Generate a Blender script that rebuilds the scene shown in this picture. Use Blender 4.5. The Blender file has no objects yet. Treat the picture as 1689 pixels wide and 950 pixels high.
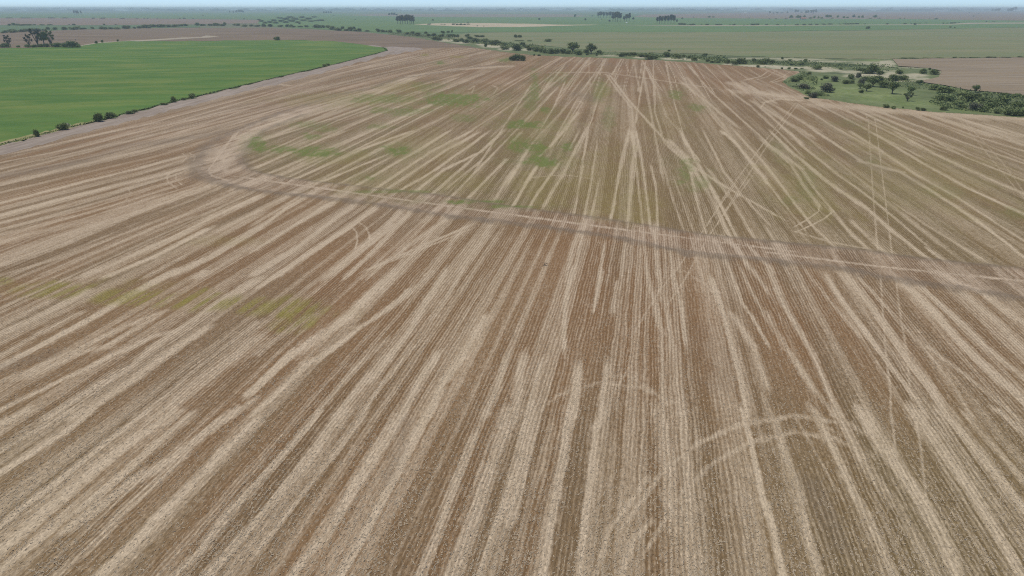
import bpy, math, random
import numpy as np

# ------------------------------------------------------------------ camera, sky, sun, exposure
SC = bpy.context.scene
COL = SC.collection
W0, H0, F0 = 1689.0, 950.0, 1126.0          # photograph size and focal length in its pixels
CAM_H = 35.0                                # drone height in metres
HORIZON = 14.0
PITCH = math.atan((H0 / 2 - HORIZON) / F0)
SP, CP = math.sin(PITCH), math.cos(PITCH)

cam_data = bpy.data.cameras.new('drone_camera')
cam = bpy.data.objects.new('drone_camera', cam_data)
COL.objects.link(cam)
cam.location = (0, 0, CAM_H)
cam.rotation_euler = (math.pi / 2 - PITCH, 0, 0)
cam_data.sensor_width = 36.0
cam_data.lens = F0 * 36.0 / W0
cam_data.clip_start = 0.5
cam_data.clip_end = 120000.0
SC.camera = cam

SUN_EL, SUN_AZ = math.radians(70), math.radians(-75)     # azimuth from +Y (view direction) towards +X
world = bpy.data.worlds.new('World')
SC.world = world
world.use_nodes = True
wn = world.node_tree
sky = wn.nodes.new('ShaderNodeTexSky')
sky.sky_type = 'NISHITA'
sky.sun_disc = False
sky.sun_elevation = SUN_EL
sky.sun_rotation = SUN_AZ
sky.altitude = 50
sky.air_density = 0.5
sky.dust_density = 0.05
sky.ozone_density = 7.5
bg = wn.nodes['Background']
bg.inputs['Strength'].default_value = 0.142
wn.links.new(sky.outputs['Color'], bg.inputs['Color'])

sun_data = bpy.data.lights.new('sun', 'SUN')
sun_data.energy = 2.85
sun_data.angle = math.radians(0.53)
sun_data.color = (1.0, 0.915, 0.79)
sun = bpy.data.objects.new('sun', sun_data)
COL.objects.link(sun)
sun.rotation_euler = (math.pi / 2 - SUN_EL, 0, math.pi - SUN_AZ)

SC.view_settings.view_transform = 'Standard'
SC.view_settings.look = 'None'
SC.view_settings.exposure = 0.0
SC.view_settings.gamma = 1.0
SC.view_settings.use_curve_mapping = False
SC.cycles.volume_bounces = 3
SC.cycles.use_denoising = False
SC.cycles.filter_width = 1.1
SC.cycles.max_bounces = 4
SC.cycles.diffuse_bounces = 2

HAZE_DENSITY = 0.00016
RNG = np.random.default_rng(7)
R = random.Random(11)


# ------------------------------------------------------------------ ground geometry helpers
def at(px, py):
    """point of the level ground that the photograph shows at pixel (px, py)"""
    v = (np.asarray(py, float) - H0 / 2) / F0
    t = CAM_H / (SP + v * CP)
    return (np.asarray(px, float) - W0 / 2) / F0 * t, (CP - v * SP) * t


def scale_at(py):
    """photo pixels per metre, across the view, on the ground at row py"""
    return CP * (py - HORIZON) / CAM_H


def pixel(X, Y):
    d = Y * CP + CAM_H * SP
    return X / d * F0 + W0 / 2, (CAM_H * CP - Y * SP) / d * F0 + H0 / 2


TAB = RNG.random((8, 257, 257))
TAB[:, 256, :] = TAB[:, 0, :]
TAB[:, :, 256] = TAB[:, :, 0]


def vnoise(x, y, k=0):
    x = np.asarray(x, float) + 37.7 * k
    y = np.asarray(y, float) + 91.3 * k
    xi = np.floor(x); yi = np.floor(y)
    fx = x - xi; fy = y - yi
    fx = fx * fx * (3 - 2 * fx); fy = fy * fy * (3 - 2 * fy)
    a = xi.astype(np.int64) & 255
    b = yi.astype(np.int64) & 255
    T = TAB[k % 8]
    return ((T[a, b] * (1 - fx) + T[a + 1, b] * fx) * (1 - fy)
            + (T[a, b + 1] * (1 - fx) + T[a + 1, b + 1] * fx) * fy)


def sstep(a, b, x):
    t = np.clip((x - a) / (b - a), 0, 1)
    return t * t * (3 - 2 * t)


def in_poly(px, py, poly):
    inside = np.zeros(np.shape(px), bool)
    n = len(poly)
    for i in range(n):
        x1, y1 = poly[i]; x2, y2 = poly[(i + 1) % n]
        if y1 == y2:
            continue
        c = (py > min(y1, y2)) & (py <= max(y1, y2))
        inside ^= c & (px < x1 + (py - y1) * (x2 - x1) / (y2 - y1))
    return inside


def link_mesh(name, me, mat=None, parent=None):
    o = bpy.data.objects.new(name, me)
    COL.objects.link(o)
    if mat:
        me.materials.append(mat)
    o.parent = parent
    return o


def fast_mesh(name, verts, quads):
    me = bpy.data.meshes.new(name)
    nv, nf = len(verts), len(quads)
    me.vertices.add(nv)
    me.vertices.foreach_set('co', np.ascontiguousarray(verts, np.float32).ravel())
    me.loops.add(nf * 4)
    me.loops.foreach_set('vertex_index', np.ascontiguousarray(quads, np.int32).ravel())
    me.polygons.add(nf)
    me.polygons.foreach_set('loop_start', np.arange(0, nf * 4, 4, dtype=np.int32))
    me.update(calc_edges=True)
    return me


def grid_sheet(name, poly, xs, ys, z, attrs, mat, ragged=0.0):
    """ground sheet, finer near the viewer, cut to a polygon; attrs are per-vertex fields"""
    PX, PY = np.meshgrid(xs, ys)
    X, Y = at(PX, PY)
    ny, nx = PX.shape
    cx = (PX[:-1, :-1] + PX[1:, 1:]) / 2
    cy = (PY[:-1, :-1] + PY[1:, 1:]) / 2
    if ragged:
        wx, wy = at(cx, cy)
        cy = cy + (vnoise(wx / 5, wy / 9, 3) - .5) * ragged + (vnoise(wx / 1.6, wy / 3, 4) - .5) * ragged * .6
    keep = in_poly(cx, cy, poly)
    idx = np.arange(ny * nx).reshape(ny, nx)
    q = np.stack([idx[1:, :-1], idx[1:, 1:], idx[:-1, 1:], idx[:-1, :-1]], -1)[keep]
    used = np.unique(q)
    remap = np.zeros(ny * nx, np.int32)
    remap[used] = np.arange(len(used))
    Z = np.broadcast_to(z, PX.shape)
    verts = np.stack([X.ravel()[used], Y.ravel()[used], Z.ravel()[used]], 1)
    me = fast_mesh(name, verts, remap[q])
    for an, (ty, arr) in attrs.items():
        a = me.attributes.new(an, ty, 'POINT')
        k = arr.shape[-1]
        a.data.foreach_set('color' if ty == 'FLOAT_COLOR' else 'vector',
                           np.ascontiguousarray(arr.reshape(-1, k)[used], np.float32).ravel())
    o = link_mesh(name, me, mat)
    o['kind'] = 'structure'
    return o


def poly_sheet(name, poly, z, mat, rag=0.6, step=14):
    """flat field with a slightly uneven edge"""
    pts = []
    n = len(poly)
    for i in range(n):
        (x1, y1), (x2, y2) = poly[i], poly[(i + 1) % n]
        m = max(1, int(math.hypot(x2 - x1, y2 - y1) / step))
        for k in range(m):
            x = x1 + (x2 - x1) * k / m
            y = y1 + (y2 - y1) * k / m
            sc_ = min(1.0, (y - HORIZON) / 60.0)
            y += (R.random() - .5) * 2 * rag * sc_ if k else 0
            X, Y = at(x, max(y, HORIZON + 3.2))
            pts.append((float(X), float(Y), z))
    me = bpy.data.meshes.new(name)
    me.from_pydata(pts, [], [list(range(len(pts)))])
    import bmesh
    bm = bmesh.new(); bm.from_mesh(me)
    bmesh.ops.triangulate(bm, faces=bm.faces[:])
    bmesh.ops.recalc_face_normals(bm, faces=bm.faces[:])
    for f in bm.faces:
        if f.normal.z < 0:
            f.normal_flip()
    bm.to_mesh(me); bm.free()
    o = link_mesh(name, me, mat)
    o['kind'] = 'structure'
    return o


# ------------------------------------------------------------------ node helpers
class NT:
    def __init__(self, name, rough=0.9, spec=0.15):
        self.m = bpy.data.materials.new(name)
        self.m.use_nodes = True
        self.t = self.m.node_tree
        self.b = self.t.nodes['Principled BSDF']
        self.b.inputs['Roughness'].default_value = rough
        self.b.inputs['Specular IOR Level'].default_value = spec

    def n(self, ty, **kw):
        nd = self.t.nodes.new(ty)
        for k, v in kw.items():
            setattr(nd, k, v)
        return nd

    def put(self, sock, val):
        if hasattr(val, 'is_output'):
            self.t.links.new(val, sock)
        else:
            sock.default_value = val

    def math(self, op, a, b=0.0, clamp=False):
        nd = self.n('ShaderNodeMath', operation=op, use_clamp=clamp)
        self.put(nd.inputs[0], a); self.put(nd.inputs[1], b)
        return nd.outputs[0]

    def mix(self, f, a, b, mode='MIX'):
        nd = self.n('ShaderNodeMix', data_type='RGBA', blend_type=mode)
        self.put(nd.inputs[0], f)
        self.put(nd.inputs[6], a if hasattr(a, 'is_output') else (*a, 1))
        self.put(nd.inputs[7], b if hasattr(b, 'is_output') else (*b, 1))
        return nd.outputs[2]

    def remap(self, v, a, b, c=0.0, d=1.0):
        nd = self.n('ShaderNodeMapRange')
        self.put(nd.inputs[0], v)
        for i, q in enumerate((a, b, c, d)):
            nd.inputs[i + 1].default_value = q
        return nd.outputs[0]

    def noise(self, vec, scale=1.0, detail=2.0, rough=0.55):
        nd = self.n('ShaderNodeTexNoise')
        self.put(nd.inputs['Vector'], vec)
        nd.inputs['Scale'].default_value = scale
        nd.inputs['Detail'].default_value = detail
        nd.inputs['Roughness'].default_value = rough
        return nd.outputs[0]

    def mapping(self, vec, scale=(1, 1, 1), rot=0.0, loc=(0, 0, 0)):
        nd = self.n('ShaderNodeMapping')
        self.put(nd.inputs[0], vec)
        nd.inputs['Scale'].default_value = scale
        nd.inputs['Rotation'].default_value = (0, 0, rot)
        nd.inputs['Location'].default_value = loc
        return nd.outputs[0]

    def pos(self):
        return self.n('ShaderNodeNewGeometry').outputs['Position']

    def color(self, c):
        self.put(self.b.inputs['Base Color'], c)
        return self.m

    def bump(self, h, strength=0.5, dist=0.05):
        nd = self.n('ShaderNodeBump')
        nd.inputs['Strength'].default_value = strength
        nd.inputs['Distance'].default_value = dist
        self.put(nd.inputs['Height'], h)
        self.put(self.b.inputs['Normal'], nd.outputs[0])


def crop_mat(name, a, b, c=None, az=80.0, along=90.0, across=9.0, fine=0.35, lo=.38, hi=.66):
    """sheet of crop or soil: broad streaks along a heading, patches and fine grain"""
    t = NT(name)
    p = t.pos()
    # rotate so local x runs along the streaks
    q = t.n('ShaderNodeVectorRotate', rotation_type='Z_AXIS')
    t.put(q.inputs['Vector'], p)
    q.inputs['Angle'].default_value = -(math.pi / 2 - math.radians(az))
    q = q.outputs[0]
    s = t.noise(t.mapping(q, (1 / along, 1 / across, 0)), 1, 3, .6)
    col = t.mix(t.remap(s, lo, hi), a, b)
    if c:
        s2 = t.noise(t.mapping(q, (1 / (along * .7), 1 / (across * 2.2), 0), loc=(31, 17, 0)), 1, 3, .6)
        col = t.mix(t.remap(s2, .46, .66), col, c)
    g = t.noise(t.mapping(q, (.35, 1.1, 0)), 1, 3, .7)
    col = t.mix(1.0, col, t.mix(g, (1 - fine,) * 3, (1 + fine,) * 3), 'MULTIPLY')
    g2 = t.noise(t.mapping(p, (.012, .012, 0)), 1, 3, .6)
    col = t.mix(1.0, col, t.mix(g2, (.86,) * 3, (1.14,) * 3), 'MULTIPLY')
    return t.color(col)


# ------------------------------------------------------------------ the plain and its far fields
M_plain = crop_mat('plain_mat', (.12, .185, .08), (.145, .21, .09), (.21, .185, .11), az=84, along=1500, across=300, fine=.2)
M_green_far = crop_mat('green_far_mat', (.125, .205, .07), (.155, .235, .085), az=88, along=600, across=60, fine=.15)
M_olive = crop_mat('olive_mat', (.21, .225, .105), (.25, .245, .125), (.185, .225, .095), az=86, along=300, across=22, fine=.15)
M_brown = crop_mat('brown_mat', (.205, .150, .092), (.27, .20, .128), (.18, .135, .085), az=80, along=160, across=14, fine=.15)
M_brown_far = crop_mat('brown_far_mat', (.23, .17, .115), (.27, .205, .145), az=86, along=700, across=90, fine=.1)
M_ripe = crop_mat('ripe_mat', (.55, .46, .30), (.48, .40, .26), az=88, along=200, across=40, fine=.1)
M_lane = crop_mat('lane_mat', (.42, .36, .25), (.36, .31, .22), az=88, along=60, across=6, fine=.1)
M_bright = crop_mat('bright_mat', (.085, .172, .030), (.12, .212, .040), (.175, .232, .05), az=77, along=75, across=11, fine=.3, lo=.38, hi=.66)
M_road = crop_mat('road_mat', (.32, .265, .205), (.40, .335, .265), (.27, .215, .16), az=4, along=40, across=1.2, fine=.22)
M_dry = crop_mat('dry_mat', (.46, .42, .26), (.36, .35, .2), (.16, .19, .08), az=70, along=14, across=3, fine=.3)

nseg = 160
rad = 15000.0
ring = [(rad * math.sin(2 * math.pi * i / nseg), rad * math.cos(2 * math.pi * i / nseg), 0) for i in range(nseg)]
me = bpy.data.meshes.new('ground')
me.from_pydata([(0, 0, 0)] + ring, [], [(0, 1 + (i + 1) % nseg, 1 + i) for i in range(nseg)])
ground = link_mesh('ground', me, M_plain)
ground['kind'] = 'structure'

L, RT = -900, 2600
poly_sheet('green_field', [(L, 28), (L, 21.5), (420, 21.5), (1000, 25), (1060, 28), (RT, 29), (RT, 52), (1689, 45), (1400, 50), (1200, 53), (820, 53), (640, 54), (430, 43), (420, 31)], 0.200, M_green_far)
poly_sheet('brown_strip', [(L, 41), (L, 29), (0, 29.5), (225, 30.2), (430, 33), (424, 38), (330, 40), (180, 41.5), (0, 41.5)], 0.212, M_brown_far)
poly_sheet('grass_strip', [(L, 64), (L, 42), (0, 42), (190, 41.8), (330, 41.5), (330, 45), (170, 47.5), (0, 53.5)], 0.210, crop_mat('grass_strip_mat', (.11, .17, .07), (.14, .195, .085), az=86, along=200, across=20, fine=.2))
poly_sheet('brown_field_far', [(1045, 28), (1060, 24), (1300, 19.5), (RT, 19), (RT, 36), (1689, 34), (1500, 31.5), (1300, 31), (1150, 30)], 0.214, M_brown_far)
poly_sheet('pale_field', [(560, 25), (620, 23), (930, 23.5), (985, 27), (900, 28.5), (700, 28)], 0.210, crop_mat('pale_mat', (.26, .21, .15), (.22, .2, .14), az=88, along=500, across=90, fine=.1))
poly_sheet('ripe_strip', [(682, 40.4), (720, 38.6), (800, 38.2), (880, 39.4), (930, 40.8), (990, 41.0), (905, 43.2), (860, 44.6), (790, 45), (720, 42.2)], 0.216, M_ripe)
poly_sheet('farm_lane', [(980, 41.0), (1110, 41.8), (1170, 41.7), (1400, 41.0), (1560, 40), (1600, 37.6), (RT, 33.4), (RT, 35.2), (1610, 39.3), (1560, 40.9), (1400, 41.9), (1165, 43), (1100, 42.5)], 0.217, M_lane, rag=.05)
poly_sheet('olive_field', [(700, 64), (760, 56), (820, 53.5), (1200, 53), (1400, 50.5), (1689, 45.5), (RT, 52), (RT, 94), (1689, 94.5), (1480, 96.5), (1460, 98), (1400, 97.5), (1300, 95), (1200, 92), (1150, 88.5), (1000, 86), (900, 76), (800, 68)], 0.204, M_olive)
poly_sheet('brown_field', [(L, 63), (0, 52.5), (60, 50.5), (170, 48), (300, 45.8), (430, 46), (520, 49), (600, 53), (690, 62), (740, 70), (800, 80), (830, 87), (700, 99), (640, 88), (600, 77), (550, 71), (470, 69), (200, 71), (0, 83), (L, 98)], 0.206, M_brown, rag=.3)
poly_sheet('pale_track', [(130, 75.5), (165, 69.8), (240, 66), (300, 62), (330, 61.6), (340, 58.6), (362, 60), (345, 62.2), (320, 63.4), (250, 67.4), (170, 71.2), (132, 77.5)], 0.215, M_lane, rag=.05)
poly_sheet('tilled_field', [(1472, 98), (1689, 95.6), (2300, 92), (2300, 200), (1800, 172), (1689, 158), (1600, 150), (1560, 142), (1525, 137), (1520, 134), (1548, 128), (1553, 118), (1530, 113), (1482, 110)], .40,
           crop_mat('tilled_mat', (.26, .205, .130), (.34, .28, .192), (.30, .23, .138), az=80, along=90, across=5, fine=.2))
poly_sheet('green_crop_field', [(-900, 470), (0, 241), (60, 226.5), (100, 215.5), (165, 199.5), (290, 168), (330, 158.5), (420, 137), (500, 118.5), (560, 104.5), (600, 94), (640, 83.5), (637, 79), (600, 74), (550, 68), (470, 66.2), (300, 68), (200, 68.5), (165, 71), (130, 76.5), (60, 78.5), (0, 80), (-900, 88)], 0.234, M_bright, rag=.8)
poly_sheet('dirt_track', [(-900, 485), (0, 242), (60, 227.5), (100, 216.5), (165, 200.5), (290, 169), (330, 159.5), (420, 138), (500, 119.5), (560, 105.5), (600, 95), (640, 84), (632, 79.4), (600, 76), (604, 75), (660, 78), (690, 79), (700, 82), (640, 90), (560, 113), (500, 129), (420, 148), (330, 171), (290, 181), (165, 213), (100, 230), (60, 241), (0, 257), (-900, 510)], 0.230, M_road, rag=2.2, step=9)

# ------------------------------------------------------------------ stubble field
XS = np.arange(-420, 2110, 1.6)
YS = np.concatenate([np.arange(78, 200, 0.9), np.arange(200, 430, 1.3), np.arange(430, 1120, 1.7)])
PX, PY = np.meshgrid(XS, YS)
X, Y = at(PX, PY)


def rows_uv(az):
    a = math.radians(az)
    return X * math.cos(a) - Y * math.sin(a), X * math.sin(a) + Y * math.cos(a)


def stripes(az, seed):
    """straw bands left by the harvester: long along the rows, irregular across"""
    u, v = rows_uv(az)
    u = u + (vnoise(u / 40, v / 160, seed) - .5) * 1.0
    s = (.30 * vnoise(u / 2.4, v / 160, seed + 1) + .36 * vnoise(u / .95, v / 110, seed + 2)
         + .34 * vnoise(u / .5, v / 70, seed + 3))
    return s


road = [(-900, 500), (0, 250), (100, 224), (165, 207), (290, 175), (420, 143), (500, 124), (560, 109), (640, 87), (700, 80)]
rx, ry = at([p[0] for p in road], [p[1] for p in road])
o_ = np.argsort(ry)
d_road = X - np.interp(Y, ry[o_], rx[o_])

up = [(415, 285), (422, 286), (470, 296), (522, 302), (634, 315), (722, 324), (844, 344), (969, 360), (1069, 375), (1156, 390), (1266, 401), (1416, 415), (1516, 430), (1689, 447), (2300, 520)]
loop_in = [(415, 285), (402, 272), (400, 258), (412, 236), (440, 215), (500, 190), (553, 171), (616, 153), (679, 128), (758, 114), (830, 104)]
loop_out = [(350, 303), (328, 290), (320, 274), (330, 255), (347, 237), (379, 221), (458, 189), (553, 158), (616, 145), (654, 131), (695, 125), (760, 114), (830, 107)]
low = [(350, 303), (422, 317), (572, 333), (659, 346), (747, 360), (844, 371), (944, 384), (1031, 398), (1131, 420), (1266, 433), (1391, 446), (1450, 461), (1556, 475), (1632, 488), (1689, 498), (2300, 590)]
polyB = loop_in[::-1] + up + [(2300, 60), (830, 60)]
inB = in_poly(PX, PY, polyB)


def seg_dist(pts, rng=6.0):
    """distance (m) of every grid point from a polyline given in photo pixels, and its slice"""
    d = np.full(X.shape, 1e6)
    for (x1, y1), (x2, y2) in zip(pts[:-1], pts[1:]):
        ax, ay = at(x1, y1); bx, by = at(x2, y2)
        # block of the grid near the segment
        m = rng * max(scale_at(y1), scale_at(y2)) + 4
        i0 = np.searchsorted(YS, min(y1, y2) - m); i1 = np.searchsorted(YS, max(y1, y2) + m)
        j0 = np.searchsorted(XS, min(x1, x2) - m); j1 = np.searchsorted(XS, max(x1, x2) + m)
        if i1 <= i0 or j1 <= j0:
            continue
        x = X[i0:i1, j0:j1]; y = Y[i0:i1, j0:j1]
        lx, ly = bx - ax, by - ay
        t = np.clip(((x - ax) * lx + (y - ay) * ly) / (lx * lx + ly * ly + 1e-9), 0, 1)
        dd = np.hypot(x - ax - t * lx, y - ay - t * ly)
        d[i0:i1, j0:j1] = np.minimum(d[i0:i1, j0:j1], dd)
    return d


def soft_blob(x, y, rx_, ry_, k=1):
    """ragged patch on the ground, radii in photo pixels at its centre"""
    n = (vnoise(X / 3.0, Y / 8.0, k) - .5) * .9 + (vnoise(X / 1.1, Y / 3.0, k + 1) - .5) * .7
    r = np.hypot((PX - x) / rx_, (PY - y) / ry_)
    return sstep(1.25, .45, r + n * .75)


# broad stripes of the three headings, faded into one another
sA, sL, sC, sB = stripes(11.0, 0), stripes(20.0, 5), stripes(5.5, 9), stripes(9.0, 14)
wC = sstep(34, 14, d_road)
wL = sstep(420, 200, PX) * sstep(235, 275, PY) * sstep(420, 340, PY) * (1 - wC)
base = sA * (1 - wC - wL) + sL * wL + sC * wC
base = np.where(inB, sB, base)
wobble = vnoise(X / .9, Y / 2.4, 2) - .5
far = sstep(330, 120, PY)
straw = sstep(.42, .62, base + wobble * .05) * np.where(inB, .24, .42)
straw *= 1 - .38 * wC - .22 * wL * sstep(320, 260, PY)
straw = straw + .10 * sstep(.4, .7, vnoise(X / 14, Y / 30, 6))

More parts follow.
